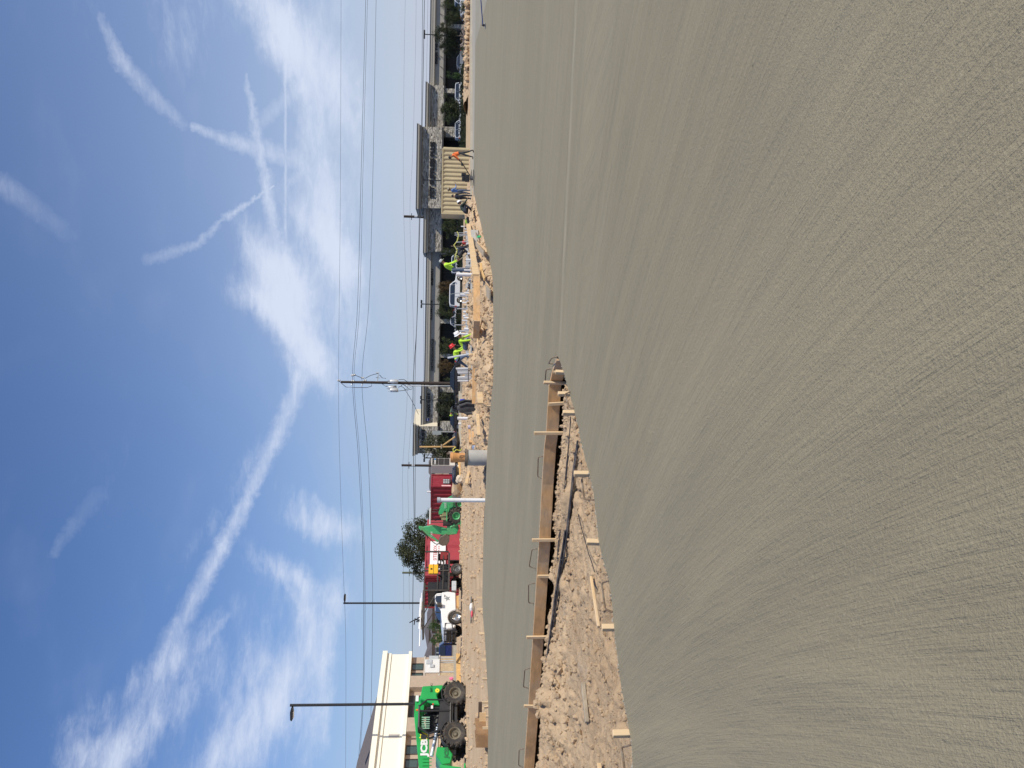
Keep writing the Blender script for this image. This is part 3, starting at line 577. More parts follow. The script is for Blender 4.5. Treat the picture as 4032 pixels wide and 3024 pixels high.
for yl, yr, tl, tr_, sf, fr, mm in SECT:
    x0, x1 = mx(yl), mx(yr); zt = (mz(tl, yl, fr) + mz(tr_, yr, fr)) / 2; zs = mz(sf, (yl + yr) / 2, fr)
    # stucco frieze on stone sections is a smooth band under the cornice
    obj('wall', MB().b(x0, x1, -fr, 9, zs, zt - .5), mm, mall)
    obj('cornice', MB().b(x0 - .35, x1 + .35, -fr - (.9 if mm is STONE else .5), 9.3, zt - .5, zt - .08).b(x0 - .2, x1 + .2, -fr - .45, 9.2, zt - 1.0, zt - .503), TRIM, mall)
    obj('coping', MB().b(x0 - .42, x1 + .42, -fr - (.98 if mm is STONE else .58), 9.4, zt - .078, zt), BRNZ, mall)
    obj('soffit_beam', MB().b(x0, x1, -fr - .05, -fr + .5, zs - .32, zs - .003), BRNZ, mall)
# angled bright corner of the sushi tower, bright return of other towers come from their sides
x0, x1 = mx(1676), mx(1634); zt = mz(1630, 1650, 1)
obj('corner_wall', MB().prism([(x0 - .02, -3.0), (x1, 2.2), (x1, 8.8), (x0 - .02, 8.8)], mz(1722, 1676, 2), zt, 'XY'), STUL, mall)
# porch back wall with glass
zs = mz(1745, 900, 0)
obj('shopfront', MB().b(mx(1790), mx(-420), 3.2, 3.5, 0, 5.2), PORCH, mall)
for k in range(46):
    x = mx(1780) + (mx(-400) - mx(1780)) * k / 45; obj('mullion', MB().b(x - .06, x + .06, 3.1, 3.2, 0, 3.6), BRNZ, mall)
for yl, yr, fr in [(380, 363, 1.0), (557, 518, 2.4), (857, 841, 1.4), (1001 + 8, 1001 - 8, .4), (1279, 1262, 0), (1413, 1398, 0), (1547, 1528, 1.2), (1694, 1658, 2.6), (120, 104, 0), (-120, -136, 0)]:
    obj('column', MB().b(mx(yl), mx(yr), -fr - .1, -fr + 1.0, 0, mz(1730, yl, fr) - .1), STONE, mall)
obj('roof', MB().b(mx(1790), mx(-420), 0.3, 24, 4.6, 4.8), TRIM, mall)
# awning brackets and lamps under the cornice of the stucco stretches
for y in [850 / 3.687, 1000 / 3.687, 1145 / 3.687, 1285 / 3.687, 240 / 3.687, 120 / 3.687, 1200 + 330 / 3.687, 1200 + 450 / 3.687, 1200 + 1055 / 3.687, 800 + 770 / 3.687, 800 + 900 / 3.687]:
    x = mx(y); obj('awning_rod', MB().tube([(x, -.05, mz(1732, y)), (x - .9, -1.4, mz(1749 if y < 400 else 1727, y))], .05, 5), BRNZ, mall)
for yl, yr in [(350, -300), (1255, 1020), (1395, 1285), (1520, 1418)]:
    obj('awning', MB().b(mx(yl), mx(yr), -1.5, -.1, mz(1750 if yr < 400 else 1729, yl) - .15, mz(1750 if yr < 400 else 1729, yl)), BRNZ, mall)
def sign(text, y0, y1, xtop, xbot, front, per=True, m_=BLACKL, **k):
    a = mx(y0); b = mx(y1); zb = mz(xbot, y0, front); zt_ = mz(xtop, y0, front); letters(text, b - a, zt_ - zb, .15, m_, mall, (a, -front - .12, zb), per=per, **k)
sign('Bingle Vet-Kare', 263, 140, 1708, 1722, 0, bold=.03)
sign('PET SUPPLIES PLUS', 795, 582, 1690, 1708, 3.4, bold=.055)
sign('SUBWAY', 1131, 1060, 1690, 1704, 0, bold=.05, shear=.25)
sign('KUMON', 1265, 1191, 1690, 1701.5, 0, bold=.02)
sign('BLACKBURN FAMILY', 1466, 1341, 1683, 1692, 0, bold=.025)
sign('ORTHODONTICS', 1466, 1341, 1697, 1706, 0, bold=.025)
sign('RE/MAX', 1644, 1592, 1681, 1692, 1.6, bold=.05, shear=.2)
sign('Grand III', 1588, 1552, 1681, 1693, 1.6, bold=.02)
sign('OI SUSHI', 1752, 1689, 1659, 1671, 3.0, bold=.05)
bx = mx(1654); bz = mz(1684, 1654, 1.6)
obj('balloon_emblem', MB().cyl((bx, -1.75, bz), .34, .1, 20, 'Y'), M_('sign_blue', (.02, .04, .25), .4), mall); obj('balloon_stripe', MB().b(bx - .3, bx + .3, -1.84, -1.79, bz - .02, bz + .12), WHT, mall)
# street side building further right (dark shops continue), parking lot
ASPH = M_('asphalt', (.055, .053, .05), .9, var=.2, scale=1.2)
tag(obj('parking_lot', slab_mesh([(-40, 118), (80, 112), (80, 170), (-40, 174)], -.5, -.33, 'parking_lot'), ASPH), kind='structure')
# ---- houses far off
HWALL = M_('house_brick', (.30, .22, .18), .9, var=.1); ROOF = M_('grey_shingles', (.115, .10, .10), .9, var=.15, scale=4)
def house(y0, y1, xr, xe, D, label, hip=.25, ridge=(.3, .7)):
    a = P(xe, y0, D); b = P(xe, y1, D); top = P(xr, (y0 + y1) / 2, D).z; base = -.35; w_ = b.x - a.x
    t = thing('house', label, 'house', (a.x, D, base)); ze = a.z - base; zt_ = top - base
    obj('wall', MB().b(.3, w_ - .3, .3, 9.7, 0, ze), HWALL, t)
    r0, r1 = w_ * ridge[0], w_ * ridge[1]
    obj('roof', MB().add([(-.3, -.3, ze), (w_ + .3, -.3, ze), (w_ + .3, 10.3, ze), (-.3, 10.3, ze), (r0, 5, zt_), (r1, 5, zt_)], [(0, 1, 5, 4), (1, 2, 5), (2, 3, 4, 5), (3, 0, 4), (0, 3, 2, 1)]), ROOF, t)
    for f in (.2, .5, .75):
        wd = obj('window', MB().b(w_ * f, w_ * f + 1.1, .2, .32, ze - 2.2, ze - .9), GLASSD, t); obj('window_frame', MB().b(w_ * f - .1, w_ * f + 1.2, .24, .29, ze - 2.3, ze - .8), WHT, wd)
    return t
house(1905, 1785, 1686, 1716, 240, 'far house with grey hipped roof behind the dark and cream sign')
house(1960, 1862, 1688, 1700, 215, 'far house with grey roof just above the right red container')
house(2500, 2390, 1679, 1701, 200, 'far house with grey roof directly behind the white truck hood', ridge=(.25, .6))
house(2575, 2470, 1669, 1687, 225, 'far house with grey twin gable roof right of the cream building', ridge=(.6, .8))
house(2640, 2545, 1668, 1700, 190, 'far house with grey roof beside the corner of the cream building', ridge=(.05, .3))
# ------------------------------------------------------------------ trees
BARK = M_('bark', (.10, .08, .06), .95, var=.3, scale=6, bump=.6)
def leaf_mat(nm, a, b):
    M = bpy.data.materials.new(nm); M.use_nodes = True; n = NT(M.node_tree); bs = M.node_tree.nodes['Principled BSDF']
    t = n.n('ShaderNodeTexCoord').outputs['Object']; f = n.noise(t, 1.3, 4, .6); g = n.noise(t, 11, 2, .6)
    n.put(bs.inputs['Base Color'], n.mix(n.mr(g, .4, .6, 0, 1), n.mix(n.mr(f, .35, .65, 0, 1), a + (1,), b + (1,)), tuple(c * .55 for c in a) + (1,)))
    bs.inputs['Roughness'].default_value = .65; bs.inputs['Specular IOR Level'].default_value = .25; return M
LEAF = leaf_mat('olive_leaves', (.055, .070, .026), (.105, .125, .05)); LEAFD = leaf_mat('oak_leaves', (.045, .055, .025), (.095, .105, .05)); LEAFB = leaf_mat('rusty_leaves', (.12, .07, .03), (.16, .12, .05)); LEAFG = leaf_mat('bright_leaves', (.05, .10, .025), (.10, .16, .045)); HEDGE = leaf_mat('hedge_leaves', (.018, .026, .012), (.04, .05, .022))
def leaves(mb, c, r, n, s, rng, flat=1.0):
    for _ in range(n):
        d = Vector((rng.gauss(0, 1), rng.gauss(0, 1), rng.gauss(0, 1))).normalized() * (rng.random() ** .45); p = c + Vector((d.x * r, d.y * r, d.z * r * flat))
        u = Vector((rng.gauss(0, 1), rng.gauss(0, 1), rng.gauss(0, .6))).normalized(); v = u.cross(Vector((rng.gauss(0, 1), rng.gauss(0, 1), rng.gauss(0, 1)))).normalized(); q = s * rng.uniform(.6, 1.3)
        mb.add([p - u * q, p + v * q * .5, p + u * q, p - v * q * .5], [(0, 1, 2, 3)])
def tree_mesh(seed, H, Wd, trunk_h, nl, ls, stems=1, flat=.8, ncl=26):
    rng = random.Random(seed); tr = MB(); lf = MB(); tips = []
    for s in range(stems):
        a0 = rng.random() * 6.28; lean = .12 if stems == 1 else .45; p = Vector((0, 0, -.2)); top = Vector((math.cos(a0) * lean * trunk_h, math.sin(a0) * lean * trunk_h, trunk_h))
        r0 = (.035 if stems == 1 else .022) * H; tr.tube([p, p.lerp(top, .5) + Vector((rng.gauss(0, .05), rng.gauss(0, .05), 0)), top], [r0, r0 * .8, r0 * .65], 7)
        nb = max(3, ncl // (3 * stems))
        for b in range(nb):
            a = 6.28 * b / nb + rng.uniform(-.4, .4); rr = Wd / 2 * rng.uniform(.3, .85); e = top + Vector((math.cos(a) * rr, math.sin(a) * rr, (H - trunk_h) * rng.uniform(.15, .85)))
            mid = top.lerp(e, .5) + Vector((0, 0, .08 * H)); tr.tube([top, mid, e], [r0 * .5, r0 * .28, r0 * .1], 5); tips += [e, mid]
    for k in range(ncl): 
        a = rng.random() * 6.28; z = rng.random(); rr = Wd / 2 * math.sqrt(max(.02, 1 - (2 * z - .9) ** 2)) * rng.uniform(.4, 1.0); tips.append(Vector((math.cos(a) * rr, math.sin(a) * rr, trunk_h + (H - trunk_h) * (.05 + .9 * z))))
    for c in tips: leaves(lf, c, Wd * rng.uniform(.09, .19), nl // len(tips), ls, rng, flat)
    return mesh_from('trunk', tr, True), mesh_from('crown', lf, fix=False)
PROTO = {}
def tree(kind, x, D, H, Wd, label, mt=None, group='trees in front of the strip mall', z=-.35, rz=None, seed=0):
    key = kind + str(seed)
    if key not in PROTO:
        if kind == 'myrtle': PROTO[key] = tree_mesh(11 + seed, 5, 5, 1.5, 4200, .11, 3)
        if kind == 'oak': PROTO[key] = tree_mesh(31 + seed, 5, 5, 1.6, 5200, .10, 1)
        if kind == 'big': PROTO[key] = tree_mesh(51 + seed, 10, 9.5, 2.2, 15000, .15, 1, .75, 46)
        if kind == 'bush': PROTO[key] = tree_mesh(71 + seed, 2, 2.4, .3, 1500, .07, 3, .8, 16)
    tm, lm = PROTO[key]; h0, w0 = {'myrtle': (5, 5), 'oak': (5, 5), 'big': (10, 9.5), 'bush': (2, 2.4)}[kind]
    nm = {'myrtle': 'crape_myrtle', 'oak': 'young_oak_tree', 'big': 'oak_tree', 'bush': 'bush'}[kind]
    t = thing(nm, label, 'bush' if kind == 'bush' else 'tree', (x, D, z), random.random() * 6 if rz is None else rz, group); t.scale = (Wd / w0, Wd / w0, H / h0)
    a = obj('trunk', tm, BARK, t); b = bpy.data.objects.new('crown', lm); COL.objects.link(b); b.parent = t
    if not lm.materials: lm.materials.append(LEAF)
    b.material_slots[0].link = 'OBJECT'; b.material_slots[0].material = mt or LEAF
    return t
def tpx(kind, y, xtop, wpx, D, label, mt=None, seed=0, z=-.35, **k):
    p = P(xtop, y, D); return tree(kind, p.x, D, p.z - z, wpx / F_PX * D, label, mt, z=z, seed=seed, **k)
tpx('oak', 20, 1742, 60, 135, 'low ragged tree at the far right edge in front of the mall', LEAF)
tpx('oak', 70, 1752, 60, 132, 'small tree between the right edge and the tall lamp before the mall', LEAF, 1)
tpx('oak', 138, 1712, 100, 128, 'tallest dark tree below the right hand twin lamp, partly over the vet sign', LEAFD)
tpx('oak', 185, 1732, 75, 130, 'dark tree just left of the tallest tree by the vet sign', LEAFD, 1)
tpx('bush', 296, 1757, 32, 125, 'small yellowish shrub in front of the dark porch under the stucco wall', LEAFG)
tpx('oak', 430, 1738, 120, 120, 'round green tree in front of the stone wall right of the black letter tower', LEAF, 1)
tpx('oak', 893, 1741, 85, 128, 'green tree just left of the beige corrugated container', LEAF)
tpx('oak', 992, 1737, 42, 130, 'small loose tree at the corner between stone and stucco walls', LEAF, 1)
tpx('myrtle', 1125, 1722, 60, 132, 'reddish bare-looking tree behind the windshield of the white car', LEAFB)
tpx('myrtle', 1175, 1718, 75, 132, 'green tree directly behind the white car', LEAF, 1)
tpx('oak', 1232, 1720, 60, 132, 'green tree between the white car and the first stone column', LEAF)
tpx('oak', 1362, 1731, 85, 130, 'wide green tree behind the two workers in lime shirts', LEAF, 1)
tpx('myrtle', 1440, 1719, 62, 132, 'thin brown crape myrtle between the lime workers and the dark car', LEAFB, 1)
tpx('bush', 1493, 1752, 40, 132, 'small green shrub above the dark car right of the big pole', LEAF, 1)
tpx('oak', 1600, 1718, 130, 128, 'wide dark tree under the stone wall left of the big pole', LEAFD, 1)
tpx('oak', 1762, 1668, 165, 105, 'large dark tree in front of the sushi tower', LEAFD)
tpx('oak', 1885, 1722, 45, 130, 'small green tree between the dark sign and the red container', LEAF, group='trees beyond the site')
tpx('big', 2160, 1568, 235, 100, 'big oak tree rising behind the two red containers', LEAFD, group='trees beyond the site')
tpx('big', 2032, 1678, 90, 190, 'far tree crown just over the right red container', LEAFD, 1, group='trees beyond the site')
tpx('oak', 2470, 1689, 60, 120, 'green tree behind the white truck hood', LEAFG, group='trees beyond the site')
tpx('oak', 2520, 1697, 70, 118, 'green tree nearest to the corner of the cream building', LEAFG, 1, group='trees beyond the site')
tpx('bush', 2395, 1630, 60, 58.5, 'x', LEAF) if False else None
# hedges
def hedge(y0, y1, xt, D, label, h=None, base=-.35):
    a = P(xt, y0, D); b = P(xt, y1, D); top = a.z - base; mb = MB(); rng = random.Random(int(y0)); L = b.x - a.x
    for k in range(int(L * 110)): 
        p = Vector((rng.uniform(0, L), rng.uniform(-.6, .6), top * rng.random() ** .6)); leaves(mb, p, .18, 1, .13, rng)
    t = thing('hedge', label, 'hedge', (a.x, D, base)); obj('foliage', mb, HEDGE, t, fix=False); obj('stems', MB().b(0, L, -.35, .35, 0, top * .82), HEDGE, t); return t
hedge(582, 255, 1806, 108, 'long dark clipped hedge right of the beige container')
hedge(1700, 1000, 1784, 140, 'long dark hedge in front of the mall behind the workers')
hedge(1010, 845, 1797, 112, 'short dark hedge between beige container and white car')
# dry shrubs on the bank
for i, (y, xt, w_) in enumerate([(25, 1800, 60), (70, 1812, 40), (200, 1810, 55), (160, 1815, 50)]):
    tpx('bush', y, xt, w_, 97, ['dry shrub at the right edge above the rubble', 'second dry shrub from the right edge above the rubble', 'dry shrub left of the dead branches above the rubble', 'dry shrub over the dead branches above the rubble'][i], LEAFB if i % 2 else LEAF, i % 2, z=.1, group='shrubs on the rubble bank')
# ------------------------------------------------------------------ poles and wires
WOODP = M_('pole_wood', (.045, .032, .026), .85, var=.3, scale=3); GREYM = M_('galvanised', (.55, .57, .58), .45, var=.08, metal=.3)
WIRE = M_('wire', (.03, .03, .035), .6, var=.1)
D0 = 110.0; pb = P(1804, 1511, D0); pt = P(1342, 1504, D0)
pole = thing('utility_pole', 'tall dark wooden power pole with grey transformers in the middle', 'utility pole', (pb.x, pb.y, -.3)); L0 = Vector(pole.location)
obj('shaft', MB().tube([(0, 0, 0), tuple(pt - L0)], [.24, .15], 12), WOODP, pole, smooth=True)
def pl(x, y, dD=0.0): return P(x, y, D0 + dD) - L0
for (x, y, dd) in [(1552, 1502, -.5), (1546, 1526, .1), (1552, 1536, -.4)]:   # region5: (1210..1300, 800..950)
    c = pl(x, y, dd); tr_ = obj('transformer', MB().lathe([(0, -.5), (.24, -.5), (.27, -.44), (.27, .42), (.22, .5), (0, .52)], 14, c), GREYM, pole, smooth=True)
    obj('bushing', MB().tube([c + Vector((.1, 0, .5)), c + Vector((.14, 0, .85))], .05, 6).tube([c + Vector((-.1, 0, .5)), c + Vector((-.14, 0, .8))], .05, 6), GREYM, tr_)
obj('riser_conduit', MB().tube([pl(1595, 1516, -.3), pl(1600, 1519, -.3), pl(1803, 1520, -.3)], .07, 6), GREYM, pole)
for (a, b) in [((1390, 1506), (1383, 1516)), ((1430, 1506), (1424, 1518))]: obj('insulator_arm', MB().tube([pl(*a), pl(*b)], .07, 6), GREYM, pole)
for (x, y) in [(1334, 1498), (1388, 1478), (1394, 1476), (1390, 1500), (1437, 1498), (1428, 1488)]: obj('insulator', MB().lathe([(0, -.2), (.08, -.2), (.15, -.1), (.08, 0), (.15, .1), (.06, .22), (0, .22)], 8, pl(x, y)), GREYM, pole)
obj('cutout_bracket', MB().tube([pl(1486, 1504), pl(1489, 1470)], .05, 6).tube([pl(1480, 1468), pl(1494, 1468)], .06, 6).tube([pl(1480, 1486), pl(1497, 1488)], .05, 6).tube([pl(1478, 1502), pl(1492, 1502)], .06, 6), GREYM, pole)
jw = MB()
for path in [[(1333, 1499), (1362, 1524), (1400, 1526), (1445, 1526), (1464, 1520), (1462, 1505)], [(1392, 1478), (1400, 1478), (1425, 1488)], [(1437, 1490), (1460, 1478), (1490, 1470)], [(1494, 1476), (1505, 1488), (1520, 1490)], [(1496, 1506), (1510, 1515), (1520, 1522), (1525, 1518)], [(1570, 1495), (1590, 1494), (1602, 1502)], [(1568, 1525), (1580, 1520), (1585, 1512)],
             [(1585, 1512), (1610, 1530), (1626, 1520), (1600, 1512)], [(1565, 1540), (1595, 1537), (1605, 1527), (1590, 1515)], [(1580, 1520), (1600, 1536), (1622, 1532), (1624, 1518)]]:
    jw.tube([pl(*q, -.25) for q in path], .035, 4)
obj('jumper_wires', jw, WIRE, pole)
def wire(label, pts, r=.03, D=D0, cat='cable', grp='overhead wires'):
    r *= .7
    q = [P(p[0], p[1], p[2] if len(p) > 2 else D) for p in pts]; out = []
    for i in range(len(q) - 1):
        for k in range(6):
            t = k / 6; g = [q[max(0, i - 1)], q[i], q[i + 1], q[min(len(q) - 1, i + 2)]]
            out.append(.5 * ((2 * g[1]) + (-g[0] + g[2]) * t + (2 * g[0] - 5 * g[1] + 4 * g[2] - g[3]) * t * t + (-g[0] + 3 * g[1] - 3 * g[2] + g[3]) * t ** 3))
    out.append(q[-1]); o0 = out[0].copy(); return tag(obj('overhead_wire', MB().tube([p - o0 for p in out], r, 5), WIRE, None, o0), label, cat, grp)
wire('topmost thin overhead wire carried by the very top of the wooden pole', [(1345, -300), (1343, 0), (1340, 800), (1333, 1499), (1340, 1900), (1352, 2250), (1361, 2500), (1362, 2776), (1360, 3200)], .022)
wire('upper one of the two close overhead wires in the middle group', [(1446, -300), (1440, 0), (1424, 600), (1408, 1200), (1388, 1490), (1411, 1800), (1430, 2200), (1432, 2500), (1427, 2776), (1408, 3050), (1400, 3300)], .034)
wire('lower one of the two close overhead wires in the middle group', [(1454, -300), (1447, 0), (1431, 600), (1416, 1200), (1394, 1490), (1417, 1800), (1435, 2200), (1437, 2500), (1430, 2776), (1413, 3050), (1405, 3300)], .026)
wire('third overhead wire below the two close ones', [(1490, -300), (1481, 0), (1468, 700), (1452, 1200), (1425, 1495), (1449, 1800), (1464, 2200), (1467, 2400), (1460, 2820), (1447, 2960), (1435, 3200)], .03)
wire('thick low overhead cable running just above the mall parapet', [(1672, -300), (1671, 0), (1662, 500), (1655, 800), (1647, 1100), (1640, 1300), (1627, 1512), (1628, 1800), (1631, 2100), (1627, 2250), (1623, 2600), (1619, 3100)], .055)
wire('second low overhead cable just below the thick one', [(1666, -300), (1664, 0), (1659, 500), (1652, 800), (1643, 1200), (1634, 1512), (1635, 1800), (1634, 2100), (1632, 2180)], .04)
wire('lowest faint overhead wire just above the mall roofs', [(1690, -200), (1685, 0), (1676, 500), (1668, 900), (1668, 1300), (1668, 1512)], .02, 118)
wire('faint wire between the far small poles, upper one', [(1600, -200), (1592, 200), (1588, 600), (1590, 852), (1604, 1300), (1604, 1550), (1586, 1832), (1586, 2000), (1590, 2400)], .03, 225)
wire('faint wire between the far small poles, lower one', [(1640, -200), (1636, 200), (1625, 600), (1614, 852), (1628, 1300), (1626, 1550), (1607, 1832), (1608, 2000), (1612, 2400)], .03, 225)
# guy wire
wire('pale guy wire slanting down from the wooden pole towards the sushi tower', [(1588, 1525), (1620, 1575), (1648, 1632)], .04, 112)
def small_pole(y, xt, D, r, label, mt):
    b = P(1790, y, D); t_ = P(xt, y, D); t = thing('distant_utility_pole', label, 'utility pole', (t_.x, D, -.35), group='small far power poles'); h = t_.z + .35
    obj('shaft', MB().tube([(0, 0, 0), (0, 0, h)], [r * 1.2, r], 8), mt, t); obj('crossarm', MB().tube([(-.9, 0, h * .86), (.9, 0, h * .86)], .09, 5), mt, t)
    obj('insulator', MB().cyl((0, -.3, h * .78), .3, .8, 8), GREYM, t); return t
small_pole(852, 1590, 225, .33, 'thin far power pole just left of the black letter stone tower', WOODP)
small_pole(1832, 1581, 225, .3, 'thin far power pole above the dark and cream sign', WOODP)
small_pole(2255, 1584, 225, .26, 'thin greenish far power pole right of the white truck cab', M_('green_pole', (.10, .11, .07), .8))
LP = M_('lamp_pole_bronze', (.022, .022, .024), .5, var=.15)
def lamp(y, xt, D, side, label, r=.1, hl=1.1, z0=.2):
    p = P(xt, y, D); t = thing('street_lamp', label, 'street lamp', (p.x, D, z0), group='single head street lamps'); h = p.z - z0
    obj('pole', MB().tube([(0, 0, 0), (0, 0, h)], r, 10), LP, t); obj('base', MB().cyl((0, 0, .3), .28, .6, 14), PALE, t)
    hd = obj('lamp_head', MB().prism([(side * .1, -.02), (side * .45, .06), (side * 1.0 * hl, .04), (side * 1.1 * hl, -.06), (side * .95 * hl, -.14), (side * .4, -.14), (side * .1, -.1)], -.24, .24), LP, t, (0, 0, h - .1), bevel=.02)
    obj('lens', MB().b(side * .42, side * .92 * hl, -.18, .18, -.165, -.143), WHT, hd)
    return t
lamp(2777, 1142, 62, -1, 'tall dark street lamp behind the green telehandler, head to the left', .10, 1.0, .5)
lamp(2375, 1352, 95, 1, 'tall dark street lamp behind the white truck, head to the right', .10, .95, .2)
def twin(y, xt, D, label, w_=1.55):
    p = P(xt, y, D); t = thing('twin_street_lamp', label, 'street lamp', (p.x, D, -.33), group='twin head lamps in the mall parking lot'); h = p.z + .33
    obj('pole', MB().tube([(0, 0, 0), (0, 0, h)], .085, 8), LP, t)
    for s in (-1, 1): obj('lamp_head', MB().b(s * .08, s * w_ / 2, -.25, .25, h - .16, h + .12), LP, t)
    return t
for y, x, l in [(135, 1670, 'twin head parking lamp at the far right, over the vet shop trees'), (708, 1665, 'twin head parking lamp standing before the black letters of the stone tower'), (1197, 1659, 'twin head parking lamp before the stucco wall, behind the white car'), (1574, 1657, 'twin head parking lamp just left of the big wooden pole'), (1803, 1670, 'twin head parking lamp left of the sushi tower')]: twin(y, x, 140, l, 1.3)
# ------------------------------------------------------------------ cream bank building on the left
BRK = M_('tan_brick', (.44, .345, .26), .85, var=.08, scale=3, bump=.2); BRKD = M_('tan_stone_base', (.46, .36, .23), .85, var=.2, scale=4); CREAM = M_('cream_wall', (.86, .83, .70), .7, var=.02); CREAM2 = M_('grey_panel', (.55, .51, .45), .8, var=.03)
A = P(1700, 2588, 73.0); B = P(1700, 3016, 61.5); gzb = .55; A.z = B.z = gzb; wd_ = (A - B); LEN0 = wd_.length; brz = math.atan2(wd_.y, wd_.x)
bank = thing('bank_building', 'low cream walled building with tan brick base behind the green telehandler', 'building', B, brz)   # local +x runs from the near left end to the far corner
ca_, sa_ = math.cos(brz), math.sin(brz)
def bpos(x, y):    # local x and z of the wall point seen at pixel (x, y)
    r_ = ray(x, y); # X = Bx + t ca ; Y = By + t sa ; X/Y = r.x/r.y
    k = r_.x / r_.y; t_ = (k * B.y - B.x) / (ca_ - k * sa_); D = B.y + t_ * sa_; return t_, P(x, y, D).z - gzb
xE = LEN0; xW = -9.0
zt = bpos(1507, 2590)[1]; zc = bpos(1621, 2590)[1]; zsill = bpos(1668, 2615)[1]; zw = bpos(1623, 2615)[1]
zb2 = bpos(1731, 2600)[1]
obj('brick_wall', MB().b(xW, xE, -.0, 9, zb2, zc + .2), BRK, bank); obj('stone_base', MB().b(xW - .05, xE + .05, -.08, 9.02, -.5, zb2 - .04), BRKD, bank); obj('base_course', MB().b(xW, xE + .12, -.14, 9.1, zb2 - .04, zb2 + .06), CREAM2, bank)
obj('parapet_wall', MB().b(xW, xE + .1, -.25, 9.3, zc, zt - .45), CREAM, bank); obj('cornice', MB().b(xW, xE + .3, -.48, 9.5, zt - .40, zt).b(xW, xE + .16, -.32, 9.4, zt - .75, zt - .403).b(xW, xE + .3, -.42, 9.4, zc - .02, zc + .25), CREAM, bank)
obj('sill_course', MB().b(xW, xE + .06, -.06, 8.9, zsill - .14, zsill - .03), CREAM2, bank)
# hipped shingle roof above the near end
rx0, rz0 = bpos(1500, 2700); obj('roof', MB().add([(xW, .6, zt - .1), (xE - 2.2, .6, zt - .1), (xE - 2.2, 8.8, zt - .1), (xW, 8.8, zt - .1), (xE - 7, 4.5, zt + 1.5), (xW, 4.5, zt + 2.2)], [(0, 1, 4, 5), (1, 2, 4), (2, 3, 5, 4), (3, 0, 5), (0, 3, 2, 1)]), ROOF, bank)
GREENGL = M_('green_glass', (.05, .085, .075), .08, var=.2, spec=.8)
for (ya, yb) in [(2614, 2640), (2651, 2679), (2936, 2972), (2990, 3026)]:
    a = bpos(1640, yb)[0]; b = bpos(1640, ya)[0]
    f = obj('window', MB().b(a, b, -.06, .05, zsill, zsill + .07).b(a, b, -.06, .05, zw - .07, zw).b(a, a + .07, -.058, .05, zsill, zw).b(b - .07, b, -.058, .05, zsill, zw), BRNZ, bank)
    obj('pane', MB().b(a + .07, b - .07, -.02, .0301, zsill + .07, zw - .07), GREENGL, f); obj('lintel', MB().b(a - .1, b + .1, -.12, .02, zw + .005, zw + .12), BRK, f)
# recessed entrance bays and pilasters
for (ya, yb, d) in [(2680, 2725, .35), (2845, 2900, .35)]:
    a = bpos(1640, yb)[0]; b = bpos(1640, ya)[0]; obj('pilaster', MB().b(a, b, -.5, 0, -.4, zc - .05), BRK, bank)
a = bpos(1640, 2843)[0]; b = bpos(1640, 2740)[0]; obj('porch_opening', MB().b(a, b, -.03, .03, 2.2, zc - .06), BRNZ, bank)
a = bpos(1640, 2916)[0]; b = bpos(1640, 2900)[0]; obj('wall_panel', MB().b(a, b, -.29, -.24, zc + .5, zt - 1.2), CREAM2, bank)
# electrical cabinet before the bank
q = P(1731, 2624, 66); t = thing('electrical_cabinet', 'white electrical cabinet on two legs before the tan brick wall', 'electrical cabinet', (q.x, q.y, .45), R(28)); hz_ = q.z - .45
obj('cabinet', MB().b(-.5, .5, -.25, .25, hz_, hz_ + 1.12), WHT, t, bevel=.015); obj('meter_box', MB().b(-.1, .1, -.33, -.25, hz_ + .45, hz_ + .75).b(.15, .48, -.3, -.25, hz_ + .6, hz_ + 1.05), GREYM, t)
obj('side_box', MB().b(.5, .78, -.2, .2, hz_ + .1, hz_ + .85), GREYM, t)
for s in (-.42, .42): obj('leg', MB().cyl((s, 0, hz_ / 2 - .1), .05, hz_ + .2, 8), GREYM, t)
obj('conduit', MB().cyl((.64, 0, hz_ / 2), .04, hz_ + .2, 8).cyl((.30, .1, hz_ / 2), .04, hz_, 8), GREYM, t)
# kerb and form boards left
a = P(1781, 2536, 66); b = P(1784, 2690, 60); a.z = .62; b.z = .6
tag(obj('kerb', MB().bar(a, b, .4, .22), PALE), kind='structure')
